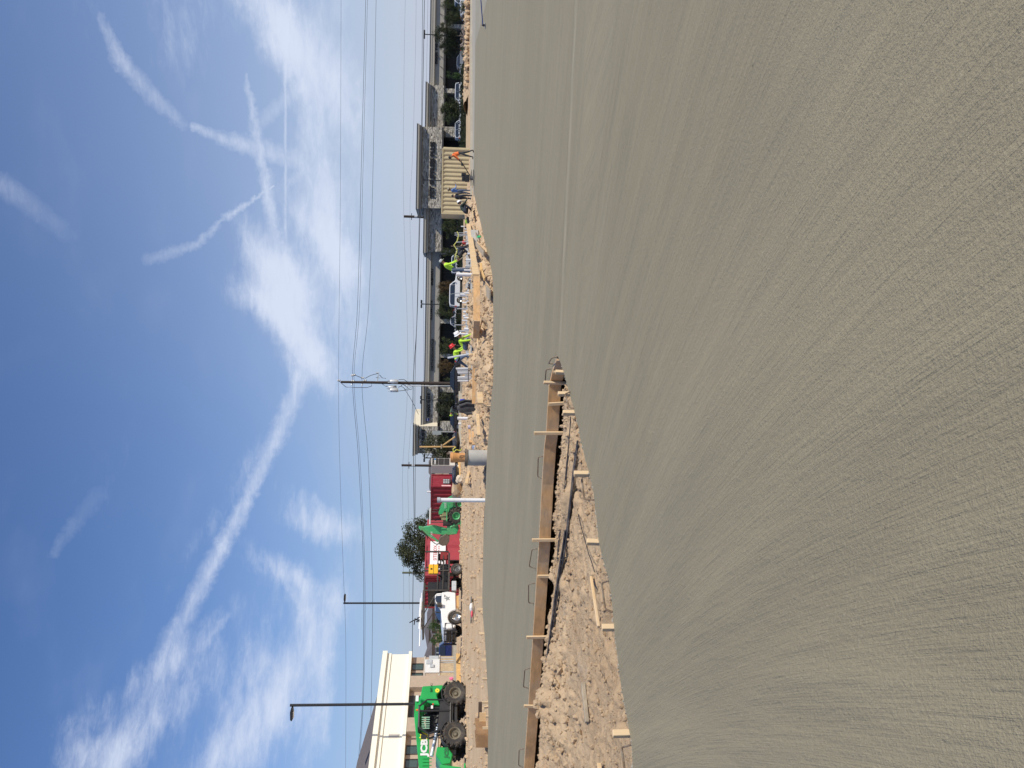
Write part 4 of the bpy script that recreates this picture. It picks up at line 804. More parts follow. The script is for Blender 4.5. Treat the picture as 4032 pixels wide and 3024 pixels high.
# ------------------------------------------------------------------ wheels
def wheel(parent, c, r, w_, rimr, rim_m, lugs=0, name='wheel', spokes=0, fy=-1):
    """axle along local Y; outer face towards fy"""
    t = obj(name, MB().lathe([(rimr, -w_ / 2 * .8), (r * .86, -w_ / 2), (r * .97, -w_ * .42), (r, -w_ * .25), (r, w_ * .25), (r * .97, w_ * .42), (r * .86, w_ / 2), (rimr, w_ / 2 * .8), (rimr, -w_ / 2 * .8)], 28, (0, 0, 0), 'Y'), RUB, parent, c, smooth=True)
    if lugs:
        mb = MB()
        for k in range(lugs):
            for s in (-1, 1):
                a = 2 * math.pi * (k + .5 * (s > 0)) / lugs; cc = Vector((math.cos(a), 0, math.sin(a))); tg = Vector((-math.sin(a), 0, math.cos(a)))
                p0 = cc * (r * 1.02) + Vector((0, s * w_ * .48, 0)); p1 = cc * (r * 1.03) + Vector((0, s * w_ * .06, 0)) + tg * (r * .16 * s)
                mb.bar(p0, p1, r * .11, r * .13, cc)
                mb.bar(cc * (r * .84) + Vector((0, s * w_ * .5, 0)), cc * (r * 1.0) + Vector((0, s * w_ * .5, 0)), r * .1, w_ * .06, (0, 1, 0))
        obj('tread', mb, RUB, t)
    rim = MB().lathe([(0, fy * w_ * .12), (rimr * .34, fy * w_ * .12), (rimr * .38, fy * w_ * .2), (rimr * .45, fy * w_ * .1), (rimr * .62, fy * w_ * .05), (rimr * .8, fy * w_ * .15), (rimr * .86, fy * w_ * .36), (rimr, fy * w_ * .42), (rimr * 1.04, fy * w_ * .40)], 24, (0, 0, 0), 'Y')
    for k in range(8): a = k * math.pi / 4; rim.cyl((math.cos(a) * rimr * .28, fy * w_ * .16, math.sin(a) * rimr * .28), rimr * .05, w_ * .1, 6, 'Y')
    obj('rim', rim, rim_m, t, smooth=True); return t
# ------------------------------------------------------------------ generic passenger car, nose towards local +X, side towards -Y
def car(label, loc, rz, L, H, Wd, paint, kind='suv', lamp=True, name='parked_car', cat='car', group='cars parked before the mall'):
    t = thing(name, label, cat, loc, rz, group); r = .36 if kind != 'sedan' else .32; h0 = .32; belt = H * (.58 if kind != 'sedan' else .62)
    x0, x1 = -L / 2, L / 2; ax0, ax1 = x0 + L * .18, x1 - L * .18; n = 10
    def arch(cx): return [(cx + (r + .06) * math.cos(math.pi - math.pi * k / n), r + (r + .06) * math.sin(math.pi * k / n) - .02) for k in range(n + 1)]
    low = [(x0, .45), (x0 + .05, h0)] + arch(ax0) + arch(ax1) + [(x1 - .12, h0), (x1, .5), (x1 - .02, belt * .78), (x1 - .25, belt * .88)]
    if kind == 'suv': top = [(x1 - L * .24, belt), (x0 + .08, belt + .03), (x0, belt * .8)]; roof = [(x1 - L * .25, belt), (x1 - L * .37, H - .04), (x1 - L * .45, H), (x0 + L * .12, H), (x0 + .14, H - .1), (x0 + .06, belt)]
    elif kind == 'pickup': top = [(x1 - L * .27, belt), (x0, belt), (x0, belt * .8)]; roof = [(x1 - L * .28, belt), (x1 - L * .37, H - .04), (x1 - L * .42, H), (x0 + L * .42, H), (x0 + L * .37, belt)]
    else: top = [(x1 - L * .26, belt), (x0 + .3, belt + .02), (x0, belt * .85)]; roof = [(x1 - L * .28, belt), (x1 - L * .42, H - .03), (x1 - L * .5, H), (x0 + L * .28, H - .02), (x0 + L * .12, belt)]
    body = obj('body', MB().prism(low + top, -Wd / 2, Wd / 2), paint, t, bevel=.05)
    nr = len(roof); vs = [(x, -Wd / 2 + .02 + (z - belt) * .22, z) for x, z in roof] + [(x, Wd / 2 - .02 - (z - belt) * .22, z) for x, z in roof]
    obj('cabin', MB().add(vs, [tuple(range(nr)), tuple(range(2 * nr - 1, nr - 1, -1))] + [(i, i + nr, (i + 1) % nr + nr, (i + 1) % nr) for i in range(nr)]), paint, t, bevel=.03)
    cx = sum(p[0] for p in roof) / nr; ins = [(cx + (x - cx) * .93, belt + .03 + (z - belt) * .84) for x, z in roof]
    for s in (-1, 1):
        vs = [(x, s * (Wd / 2 + .004 - (z - belt) * .22), z) for x, z in ins] ; obj('side_window', MB().add(vs + [(x, y - s * .03, z) for x, y, z in vs], [tuple(range(len(vs)))] + [(i, i + len(vs), (i + 1) % len(vs) + len(vs), (i + 1) % len(vs)) for i in range(len(vs))]), GLASSD, t)
        for f in (.36, .62): xx = x0 + L * f; obj('window_pillar', MB().bar((xx, s * (Wd / 2 + .004), belt), (xx - .05, s * (Wd / 2 - .2 * (H - belt)), H - .08), .02, .06), paint, t)
    (ra, rb) = (roof[0], roof[1]); obj('windshield', MB().add([(ra[0] + .01, -Wd / 2 + .14, ra[1] + .03), (ra[0] + .01, Wd / 2 - .14, ra[1] + .03), (rb[0] + .03, Wd / 2 - .25, rb[1] - .04), (rb[0] + .03, -Wd / 2 + .25, rb[1] - .04)], [(0, 1, 2, 3)]), GLASSD, t)
    for xx in (ax0, ax1):
        for s in (-1, 1): wheel(t, (xx, s * (Wd / 2 - .13), r), r, .24, r * .62, CHROME, fy=s)
    for s in (-1, 1):
        obj('headlight', MB().b(x1 - .2, x1 - .01, s * (Wd / 2 - .4), s * (Wd / 2 - .02), belt * .68, belt * .80), CHROME, t); obj('tail_light', MB().b(x0 - .012, x0 + .1, s * (Wd / 2 - .3), s * (Wd / 2 + .005), belt * .75, belt * .98), M_('tail_red', (.5, .01, .01), .3), t)
        obj('mirror', MB().ell((x1 - L * .3, s * (Wd / 2 + .1), belt + .06), .09, .09, .08, 8, 6), paint, t)
    obj('bumper', MB().b(x1 - .1, x1 + .03, -Wd / 2 + .05, Wd / 2 - .05, h0 + .04, h0 + .22).b(x0 - .03, x0 + .1, -Wd / 2 + .05, Wd / 2 - .05, h0 + .06, h0 + .24), BLACK, t)
    if kind == 'suv': obj('roof_rail', MB().tube([(x0 + L * .15, -Wd / 2 + .3, H + .04), (x1 - L * .46, -Wd / 2 + .3, H + .04)], .02, 5), BLACK, t)
    return t
PW_ = M_('car_white', (.72, .73, .75), .2, var=.02, coat=.6); PD = M_('car_dark', (.012, .016, .025), .15, var=.1, coat=.8); PG = M_('car_silver', (.35, .36, .38), .25, var=.05, metal=.5, coat=.5); PR = M_('car_red', (.40, .02, .03), .25, coat=.5); PB = M_('car_blue', (.015, .03, .12), .25, coat=.5)
def at(y, D, z=-.35): p = P(1790, y, D); return (p.x, D, z)
car('white crossover car standing behind the footings and worker in the lime shirt', at(1142, 112, -.12), R(3), 4.65, 1.75, 1.9, PW_)
car('dark blue sedan parked behind the wooden power pole and conduit rack', at(1504, 97, -.02), R(176), 4.9, 1.38, 1.85, PD, 'sedan')
car('white pickup parked under the porch between the two stone columns', at(1262, 146), R(180), 5.4, 1.8, 1.9, PW_, 'pickup')
car('white car half hidden behind the hedge under the vet shop porch', at(380, 150), R(180), 4.6, 1.7, 1.85, PW_)
car('white car beside the black letter tower, just right of its stone column', at(501, 150), R(0), 4.4, 1.6, 1.85, PW_)
car('grey sedan under the porch of the vet shop', at(255, 152), R(180), 4.7, 1.5, 1.8, PG, 'sedan')
car('white van with dark windows parked at the stone and stucco corner', at(1026, 150), R(0), 4.8, 1.8, 1.9, PW_)
car('red car glimpsed behind the tree between the white car and white pickup', at(1235, 150), R(0), 4.4, 1.5, 1.8, PR, 'sedan')
car('white pickup cut by the right edge of the picture', at(-5, 120, -.2), R(180), 5.4, 1.85, 1.95, PW_, 'pickup')
car('dark car standing low between the dark sign and the red container', at(1868, 120, -.2), R(180), 4.4, 1.45, 1.8, PD, 'sedan')
car('dark blue pickup parked left of the white truck grille', at(2562, 95, .25), R(8), 5.2, 1.8, 1.9, PB, 'pickup')
car('small dark car below the wide tree left of the wooden power pole', at(1640, 118, -.2), R(0), 4.3, 1.45, 1.8, PD, 'sedan')
# ------------------------------------------------------------------ shipping containers
def container(name, label, cat, corner, rz, L, H, Wd, mt, rib=.28, fr=.09, side_front=True, top=None):
    """local x along the long side, y back; origin at the left front bottom corner"""
    t = thing(name, label, cat, corner, rz); mb = MB()
    pts = []; x = .12; k = 0
    while x < L - .12:
        pts += [(x, 0), (x + rib * .3, 0), (x + rib * .5, .07), (x + rib * .8, .07)]; x += rib
    pts.append((L - .12, 0))
    for (y0, sgn) in ((.03, 1), (Wd - .03, -1)):
        vs = [(px_, y0 + sgn * d, .14) for px_, d in pts] + [(px_, y0 + sgn * d, H - .1) for px_, d in pts]; n = len(pts); mb = MB().add(vs, [(i, i + 1, i + 1 + n, i + n) for i in range(n - 1)])
        obj('side_wall', mb, mt, t, fix=False)
    mb = MB(); pts2 = []; y = .12
    while y < Wd - .12: pts2 += [(y, 0), (y + rib * .3, 0), (y + rib * .5, .05), (y + rib * .8, .05)]; y += rib
    pts2.append((Wd - .12, 0)); n = len(pts2)
    for x0, sgn in ((L - .03, -1), (.03, 1)): obj('end_wall', MB().add([(x0 + sgn * d, yy, .14) for yy, d in pts2] + [(x0 + sgn * d, yy, H - .1) for yy, d in pts2], [(i, i + 1, i + 1 + n, i + n) for i in range(n - 1)]), mt, t, fix=False)
    f = MB()
    for xx in (0, L - .12):
        for yy in (0, Wd - .12): f.b(xx, xx + .12, yy, yy + .12, 0, H)
    for zz, hh in ((0, .14), (H - .1, .1)):
        for yy in (0, Wd - .1): f.b(.12, L - .12, yy, yy + .1, zz, zz + hh)
        for xx in (0, L - .1): f.b(xx, xx + .1, .12, Wd - .12, zz, zz + hh)
    obj('frame', f, mt, t); obj('roof', MB().b(.05, L - .05, .05, Wd - .05, H - .06, H - .03), top or mt, t); return t
TAN = M_('container_tan', (.50, .43, .27), .55, var=.08, scale=2, dirt=(.35, .28, .18), dirt_amt=.3)
Dk = 78; a = P(1737, 842, Dk); b = P(1737, 584, Dk); zb = -.25
container('shipping_container', 'beige corrugated shipping container standing below the black letter stone tower', 'container', (a.x, Dk, zb), R(-1), b.x - a.x, a.z - zb, 2.44, TAN, .385)
# red office container (right) and red storage container (left)
Dk = 84; a = P(1696, 2118, Dk); c = P(1697, 1926, Dk); H_ = c.z - .1
t = container('office_container', 'dark red office container behind the green backhoe, with barred window unit', 'container', (a.x, Dk + .5, .1), R(-21), 5.7, H_, 2.6, RED, .5)
w2 = obj('window', MB().b(5.70, 5.76, .55, 1.5, 1.15, 1.75), M_('window_pale', (.45, .47, .48), .3), t)
for k in range(4): obj('bar', MB().b(5.76, 5.79, .55 + k * .3, .59 + k * .3, 1.15, 1.75), BLACK, w2)
for zz in (1.3, 1.55): obj('bar', MB().b(5.765, 5.785, .55, 1.5, zz, zz + .03), BLACK, w2)
obj('window_shade', MB().b(5.71, 5.95, .5, 1.55, .98, 1.08), DKMET, t)
obj('notice', MB().b(5.70, 5.73, .05, .28, 1.0, 1.9), M_('pink_notice', (.75, .45, .45), .6), t)
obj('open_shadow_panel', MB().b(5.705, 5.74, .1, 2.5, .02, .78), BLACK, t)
obj('vent_pipe', MB().cyl((4.9, .4, H_ + .18), .09, .36, 8), WHT, t)
sg = obj('logo_sign', MB().b(.7, 1.95, -.03, -.004, 1.75, 2.25), WHT, t)
REDS = M_('sign_red', (.50, .03, .04), .5)
letters('SITEBOX', .8, .2, .01, REDS, sg, (1.1, -.035, 1.92), per=False, name='sign_text')
def s_logo(parent, x, z, s, y):
    mb = MB(); P_ = [(.5, .75), (.0, 1.0), (-.5, .75), (-.5, .35), (.5, -.35), (.5, -.75), (0, -1.0), (-.5, -.75)]
    for k in (0, 1):
        Q = [(x + px_ * s * (1 - .45 * k), z + pz * s * (1 - .35 * k)) for px_, pz in P_]
        for u, v in zip(Q, Q[1:]): mb.bar((u[0], y, u[1]), (v[0], y, v[1]), .012, s * .16, (0, 0, 1)) if abs(u[0] - v[0]) > .01 else mb.box((u[0], y, (u[1] + v[1]) / 2), (s * .16, .012, abs(u[1] - v[1])))
    return obj('logo', mb, REDS, parent)
s_logo(sg, .9, 2.0, .16, -.037)
Dk = 70; a = P(1671, 2266, Dk); gz0 = .1; H_ = a.z - gz0
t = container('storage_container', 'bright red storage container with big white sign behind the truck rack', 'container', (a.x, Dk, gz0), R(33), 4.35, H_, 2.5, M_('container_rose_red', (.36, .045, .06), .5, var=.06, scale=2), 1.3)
# smooth door-less side with the sign; the near left end lies in shade behind the truck
sg = obj('logo_sign', MB().b(.35, 3.0, -.05, -.005, H_ - 1.72, H_ - .42), M_('sign_white', (.86, .84, .84), .5, var=.02), t)
letters('SITEBOX', 1.35, .28, .012, REDS, sg, (1.3, -.058, H_ - .98), per=False, name='sign_text'); letters('STORAGE', 1.2, .11, .012, REDS, sg, (1.4, -.058, H_ - 1.2), per=False, name='sign_text', gap=1.4)
s_logo(sg, .85, H_ - .98, .30, -.06)
# dark red box left of it (behind the truck rack)
Dk = 71; a = P(1668, 2395, Dk); b = P(1668, 2268, Dk)
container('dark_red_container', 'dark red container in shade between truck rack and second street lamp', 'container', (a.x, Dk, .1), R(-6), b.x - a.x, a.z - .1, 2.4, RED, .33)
# ------------------------------------------------------------------ monument sign with black panels
t_D = 76; a = P(1698, 1832, t_D); b = P(1768, 1809, t_D); base = P(1792, 1832, t_D).z
SIGNW = M_('sign_beige', (.60, .56, .50), .6, var=.03)
t = thing('monument_sign', 'cream box sign with three dark panels behind the orange pipe', 'sign', (a.x, t_D, base), R(38)); hh = a.z - base
obj('cabinet', MB().b(-.0, .78, 0, 1.35, 0, hh), SIGNW, t, bevel=.02)
pz = [(hh - .62, hh - .08), (hh - 1.12, hh - .66), (hh - 1.62, hh - 1.16)]
for z0, z1 in pz: obj('panel', MB().b(.05, .73, -.03, -.002, z0, z1), M_('sign_brown', (.035, .03, .028), .4), t)
letters('CHASE', .46, .14, .01, WHT, t, (.08, -.04, hh - .40), bold=.03, name='letter', per=True)
oc = (.64, hh - .33); obj('octagon_emblem', MB().lathe([(.03, -.045), (.075, -.045), (.075, -.03)], 8, (oc[0], 0, oc[1]), 'Y'), M_('sign_lightblue', (.08, .30, .60), .4), t)
# road sign seen from behind
q = P(1703, 1705, 62); b0 = P(1790, 1707, 62)
t = thing('metal_sign_board', 'grey metal sign board on a thin post before the sushi tower', 'sign', (q.x, 62, b0.z)); h = q.z - b0.z
obj('post', MB().cyl((.1, 0, h / 2), .03, h, 6), GREYM, t); obj('board', MB().b(-.12, .17, -.03, .03, h - .65, h), M_('sign_back', (.33, .37, .37), .5, metal=.3), t)
# ------------------------------------------------------------------ green backhoe
GRN = M_('backhoe_green', (.06, .42, .16), .4, var=.12, scale=3, dirt=(.30, .28, .18), dirt_amt=.35); GRD = M_('machine_green', (.015, .36, .075), .35, var=.08, scale=2, coat=.2, dirt=(.05, .3, .1), dirt_amt=.2)
SEAT = M_('khaki_panel', (.36, .31, .17), .7)
D1 = 66; S1 = D1 / F_PX   # metres per photo pixel
gy = .12; c0 = P(1816, 2024, D1)
bh = thing('backhoe_loader', 'green backhoe loader with folded boom before the dark red container', 'backhoe', (c0.x, D1, gy))
def bz(x, y): p = P(x, y, D1); return (p.x - c0.x, p.z - gy)
R_ = 29 * S1; wc = bz(1789, 2024)
for yy, nm in ((-.75, -1), (.75, 1)): wheel(bh, (wc[0], yy, R_), R_, .42, R_ * .5, GRN, 14, fy=nm)
fc = bz(1795, 1982); 
for yy in (-.7, .7): wheel(bh, (fc[0] + .05, yy, R_ * .58), R_ * .58, .3, R_ * .3, GRN, 10, fy=-1 if yy < 0 else 1)
X = lambda y: bz(1780, y)[0]; Z = lambda x: bz(x, 2024)[1]
obj('chassis', MB().b(X(2070), X(1960), -.4, .4, Z(1805), Z(1785)).b(X(2040), X(1975), -.45, .45, Z(1785), Z(1765)), GRN, bh, bevel=.03)
obj('hood', MB().prism([(X(2012), Z(1755)), (X(2005), Z(1738)), (X(1970), Z(1752)), (X(1962), Z(1790)), (X(2012), Z(1790))], -.42, .42), GRN, bh, bevel=.04)
arm = obj('loader_arm', MB(), GRN, bh) if False else None
for s in (-.78, .78):
    la = obj('loader_arm', MB().prism([(X(2020), Z(1728)), (X(2012), Z(1727)), (X(1975), Z(1745)), (X(1950), Z(1790)), (X(1955), Z(1802)), (X(1965), Z(1795)), (X(1985), Z(1760)), (X(2018), Z(1742))], s - .06, s + .06), GRN, bh, bevel=.01)
    if s < 0: letters('CASE', .42, .16, .01, WHT, la, (X(1995), s - .075, Z(1757)), per=False, name='sign_text')
obj('front_bucket', MB().prism([(X(1952), Z(1778)), (X(1925), Z(1782)), (X(1932), Z(1800)), (X(1918), Z(1812)), (X(1952), Z(1812))], -1.0, 1.0), M_('bucket_grey', (.22, .20, .17), .6, var=.2, metal=.3), bh, bevel=.02)
obj('seat', MB().b(X(2036), X(2014), -.3, .3, Z(1760), Z(1742)).b(X(2036), X(2030), -.3, .3, Z(1742), Z(1732)), SEAT, bh, bevel=.03); obj('fender', MB().b(X(2045), X(1998), -.98, -.55, Z(1762), Z(1758)), GRN, bh, bevel=.02); obj('fender', MB().b(X(2045), X(1998), .55, .98, Z(1762), Z(1758)), GRN, bh, bevel=.02)
obj('console', MB().b(X(2045), X(2036), -.35, .35, Z(1764), Z(1738)), SEAT, bh); obj('steering_wheel', MB().lathe([(.16, 0), (.19, .015), (.22, 0), (.19, -.015), (.16, 0)], 12, (X(2006), 0, Z(1736))), BLACK, bh)
for xx in (2012, 2052): obj('canopy_post', MB().tube([(X(xx), -.55, Z(1758)), (X(xx), -.55, Z(1695))], .035, 6), DKMET, bh); obj('canopy_post', MB().tube([(X(xx), .55, Z(1758)), (X(xx), .55, Z(1695))], .035, 6), DKMET, bh)
obj('canopy', MB().b(X(2060), X(2004), -.62, .62, Z(1697), Z(1691)), WHT, bh, bevel=.02)
obj('engine_block', MB().b(X(2068), X(2046), -.38, .38, Z(1790), Z(1745)), DKMET, bh)
obj('swing_frame', MB().prism([(X(2100), Z(1800)), (X(2102), Z(1778)), (X(2085), Z(1760)), (X(2052), Z(1762)), (X(2048), Z(1796)), (X(2080), Z(1808))], -.3, .3), GRN, bh, bevel=.03)
obj('stabilizer', MB().bar((X(2072), -.6, Z(1775)), (X(2050), -.9, Z(1812)), .14, .14).b(X(2060), X(2040), -1.1, -.75, Z(1816), Z(1812)), GRN, bh); obj('stabilizer', MB().bar((X(2072), .6, Z(1775)), (X(2050), .9, Z(1812)), .14, .14).b(X(2060), X(2040), .75, 1.1, Z(1816), Z(1812)), GRN, bh)
obj('boom', MB().prism([(X(2104), Z(1790)), (X(2088), Z(1795)), (X(2080), Z(1760)), (X(2068), Z(1710)), (X(2070), Z(1694)), (X(2075), Z(1668)), (X(2072), Z(1650)), (X(2080), Z(1650)), (X(2096), Z(1672)), (X(2100), Z(1700)), (X(2105), Z(1745))], -.16, .16), GRN, bh, bevel=.02)
st = obj('dipper_arm', MB().prism([(X(2072), Z(1655)), (X(2082), Z(1652)), (X(2102), Z(1675)), (X(2125), Z(1715)), (X(2134), Z(1724)), (X(2128), Z(1730)), (X(2108), Z(1706)), (X(2086), Z(1672))], -.24, -.06), GRN, bh, bevel=.01)
letters('CASE', .42, .13, .01, WHT, st, (X(2112), -.255, Z(1704)), per=False, name='sign_text')
obj('hydraulic_ram', MB().tube([(X(2086), -.3, Z(1660)), (X(2110), -.3, Z(1685))], .06, 6).tube([(X(2110), -.3, Z(1685)), (X(2136), -.3, Z(1712))], .03, 6), DKMET, bh)
obj('bucket_link', MB().tube([(X(2136), -.2, Z(1712)), (X(2142), -.2, Z(1722)), (X(2132), -.2, Z(1745))], .05, 6), DKMET, bh)
obj('digging_bucket', MB().prism([(X(2130), Z(1728)), (X(2112), Z(1735)), (X(2100), Z(1758)), (X(2108), Z(1772)), (X(2128), Z(1771)), (X(2144), Z(1762)), (X(2146), Z(1745)), (X(2140), Z(1732))], -.4, .4), M_('bucket_brown', (.16, .12, .09), .6, var=.25, metal=.2), bh, bevel=.02)
obj('lever_bank', MB().tube([(X(2042), -.1, Z(1742)), (X(2050), -.1, Z(1712))], .02, 5).tube([(X(2040), .1, Z(1742)), (X(2046), .1, Z(1716))], .02, 5), BLACK, bh)
hz_ = MB()
for k in range(3): hz_.tube([(X(2012), -.1 * k, Z(1742)), (X(2010 - k * 3), -.1 * k, Z(1722)), (X(1998), -.1 * k, Z(1738))], .025, 5)
obj('hydraulic_hose', hz_, BLACK, bh)
# ------------------------------------------------------------------ white rack truck
D2 = 55; c0 = P(1826, 2350, D2); gt = gz(c0.x, D2) - .02
tk = thing('rack_truck', 'white pickup truck with black grille guard and dark tool rack body', 'truck', (c0.x, D2, gt), R(180 + 43))
# truck local: +X forward (nose), so in world it points left and towards the camera; visible side is local +Y... built symmetric
cs, sn = math.cos(R(223)), math.sin(R(223))
def tx(y, ly=1.0):     # local x of the point seen at pixel column y on the visible side plane local y = ly
    a = (c0.y * 0 + 1)
    kx = ray(1800, y); k = kx.x / kx.y
    # world X = c0.x + cs x - sn ly ; Y = D2 + sn x + cs ly
    return (k * (D2 + cs * ly) - c0.x + sn * ly) / (cs - k * sn)
def tz(x, y, ly=1.0):
    lx = tx(y, ly); return P(x, y, D2 + sn * lx + cs * ly).z - gt
S = 1.0
fx_ = tx(2430, S); rx_ = tx(2238, S); cabr = tx(2332, S); cabf = tx(2398, S)
zro = tz(1712, 2360); zbelt = tz(1741, 2360); zsk = tz(1794, 2370); nose = fx_ + .72
WR = .40
for xx, nm in ((fx_, 'front'), (rx_, 'rear')):
    for s in (-1, 1): wheel(tk, (xx, s * .88, WR), WR, .26, WR * .56, CHROME if nm == 'front' else M_('rim_grey', (.16, .16, .16), .5, metal=.4), fy=s)
n = 10; arch = [(fx_ - .5 * math.cos(math.pi * k / n) * 1.0, .42 + .5 * math.sin(math.pi * k / n)) for k in range(n + 1)]
low = [(cabr, zsk)] + arch + [(nose, .55), (nose + .05, .95), (nose - .05, zbelt - .08), (fx_ + .1, zbelt + .0), (cabf + .12, zbelt + .06), (cabr - .02, zbelt + .05), (cabr - .1, zbelt * .75)]
obj('body', MB().prism(low, -.98, .98), WHT, tk, bevel=.05)
roof = [(cabf + .1, zbelt + .05), (cabf - .62, zro - .04), (cabf - .8, zro), (cabr + .12, zro), (cabr + .0, zro - .12), (cabr, zbelt + .05)]
nr = len(roof); vs = [(x, -.95 + (z - zbelt) * .2, z) for x, z in roof] + [(x, .95 - (z - zbelt) * .2, z) for x, z in roof]
obj('cab', MB().add(vs, [tuple(range(nr)), tuple(range(2 * nr - 1, nr - 1, -1))] + [(i, i + nr, (i + 1) % nr + nr, (i + 1) % nr) for i in range(nr)]), WHT, tk, bevel=.03)
for s in (-1, 1):
    f_ = lambda z: s * (.955 - (z - zbelt) * .2)
    for A_ in ([(cabf - .08, zbelt + .03), (cabf - .62, zro - .06), (cabf - .98, zro - .05), (cabf - .98, zbelt + .03)], [(cabf - 1.06, zbelt + .03), (cabf - 1.06, zro - .05), (cabr + .16, zro - .06), (cabr + .1, zbelt + .03)]):
        v4 = [(x, f_(z), z) for x, z in A_]; obj('side_window', MB().add(v4 + [(x, y - s * .04, z) for x, y, z in v4], [(0, 1, 2, 3), (0, 4, 5, 1), (1, 5, 6, 2), (2, 6, 7, 3), (3, 7, 4, 0)]), GLASSD, tk)
    obj('mirror', MB().b(cabf - .35, cabf - .12, s * 1.0, s * 1.22, zbelt + .02, zbelt + .32), DKMET, tk, bevel=.02)
    obj('door_handle', MB().b(cabf - 1.0, cabf - .84, s * .985, s * 1.01, zbelt - .18, zbelt - .14), BLACK, tk); obj('headlight', MB().b(nose - .06, nose + .06, s * .6, s * .9, .8, 1.02), CHROME, tk)
obj('windshield', MB().add([(cabf + .115, -.86, zbelt + .06), (cabf + .115, .86, zbelt + .06), (cabf - .585, .78, zro - .04), (cabf - .585, -.78, zro - .04)], [(0, 1, 2, 3)]), GLASSD, tk)
# star emblem on the door
mb = MB(); stp = [((.21 if k % 2 == 0 else .09) * math.sin(math.pi * k / 5), (.21 if k % 2 == 0 else .09) * math.cos(math.pi * k / 5)) for k in range(10)]
mb.prism([(cabf - .75 + a, zbelt - .33 + b) for a, b in stp], .984, .99); obj('star_emblem', mb, M_('emblem_grey', (.25, .27, .26), .5), tk)
g = MB(); 
for zz in (.45, .62, .79, .96, 1.12): g.tube([(nose + .16, -.95, zz), (nose + .2, 0, zz), (nose + .16, .95, zz)], .03, 6)
for yy in (-.95, -.5, .5, .95): g.tube([(nose + .17, yy, .35), (nose + .18, yy, 1.18)], .04, 6)
for s in (-1, 1): g.tube([(nose + .16, s * .95, 1.12), (nose - .3, s * 1.02, 1.1), (nose - .32, s * 1.02, .7), (nose + .16, s * .95, .62)], .03, 6)
obj('grille_guard', g, BLACK, tk); obj('bumper', MB().b(nose + .02, nose + .14, -.98, .98, .42, .66), BLACK, tk); obj('grille', MB().b(nose + .03, nose + .08, -.6, .6, .7, 1.02), DKMET, tk)
# frame and rack body
obj('chassis_frame', MB().b(rx_ - 1.0, fx_ + .5, -.4, -.3, .45, .62).b(rx_ - 1.0, fx_ + .5, .3, .4, .45, .62).b(rx_ - 1.2, cabr - .1, -1.0, 1.0, .86, .98), DKMET, tk)
bx0 = rx_ - 1.25; bx1 = cabr - .12; rk = MB(); zr = tz(1669, 2320)
for s in (-1.02, 1.02):
    for xx in (bx0, (bx0 + bx1) / 2, bx1): rk.bar((xx, s, .95), (xx, s, zr), .08, .08)
    for zz in (1.3, 1.65, zr): rk.bar((bx0 if zz < 2 else bx0 + 1.2, s, zz), (bx1, s, zz), .06, .06)
for yy in (-1.02, 1.02): rk.bar((bx1, yy, zr), (nose - .2, yy * .9, zr - .02), .07, .12); rk.bar((nose - .9, yy * .9, zr), (cabf - .9, yy * .95, zro + .05), .05, .05)
for xx in (bx1, cabf - .4, nose - .2): rk.bar((xx, -1.02, zr), (xx, 1.02, zr), .07, .07)
obj('rack', rk, DKMET, tk)
obj('tool_box', MB().b(bx0 + .05, bx1 - .05, -.98, -.45, .98, 1.5).b(cabr - .75, cabr - .15, -.98, .98, .98, zr - .25), BLACK, tk, bevel=.02)
obj('mud_flap', MB().b(rx_ - .62, rx_ - .57, .6, 1.02, .25, .9).b(rx_ - .62, rx_ - .57, -1.02, -.6, .25, .9), BLACK, tk)
obj('fuel_tank', MB().b(rx_ + .9, rx_ + 1.6, .65, .98, .42, .72), GREYM, tk, bevel=.02)
# loose things on the rack
def at_truck(x, ly, z): return (c0.x + cs * x - sn * ly, D2 + sn * x + cs * ly, gt + z)
t = thing('yellow_tool_case', 'yellow case hanging in the dark rack of the white truck', 'case', at_truck((bx0 + bx1) / 2 - .1, 1.0, 1.62), R(33)); obj('case_shell', MB().b(-.32, .32, -.12, .12, 0, .62), M_('case_yellow', (.80, .45, .02), .4), t, bevel=.03); obj('latch', MB().b(-.05, .05, -.15, -.11, .4, .5).b(-.33, .33, -.13, -.125, .3, .32), BLACK, t)
mb = MB(); 
for k in range(26):
    a, b, c_ = rs.uniform(bx0, bx1 - .2), rs.uniform(-.7, .8), rs.uniform(1.0, 1.9); d = Vector((rs.gauss(0, .4), rs.gauss(0, .2), rs.gauss(0, .2)))
    mb.bar((a, b, c_), Vector((a, b, c_)) + d, .08, .1)
tag(obj('tool_heap', mb, DKMET, None, (c0.x, D2, gt), R(223)), 'heap of dark tools lying in the rear bed of the rack truck', 'tools', kind='stuff')
mb = MB(); mb.cyl((0, 0, .18), .17, .36, 12).cyl((0, .3, .15), .12, .3, 10).b(-.25, .2, -.1, .2, .3, .42)
t = thing('red_engine', 'small red and black engine on the tail of the rack truck', 'engine', at_truck(bx0 + .25, .75, 1.0), R(30)); obj('motor', mb, BLACK, t); obj('cover', MB().b(-.25, .25, -.3, -.08, .05, .5), M_('engine_red', (.22, .015, .015), .5), t, bevel=.02); obj('tank', MB().b(-.2, .2, -.2, .2, .5, .68), BLACK, t, bevel=.04)
for i, (ly, zz, l0, l1) in enumerate([(.9, .12, tx(2335, .9), tx(2540, .9)), (.4, .2, bx1 + .2, nose - .3)]):
    mb = MB().tube([(l0, ly, zr + zz), ((l0 + l1) / 2, ly - .05, zr + zz + .03), (l1, ly - .15, zr + zz + .02)], .036, 8)
    t_ = tag(obj('pvc_pipe', mb, PVC, None, (c0.x, D2, gt), R(223), smooth=True), ['long white pipe sticking out forward over the truck hood', 'shorter white pipe lying on the truck roof rack'][i], 'pipe')
mb = MB()
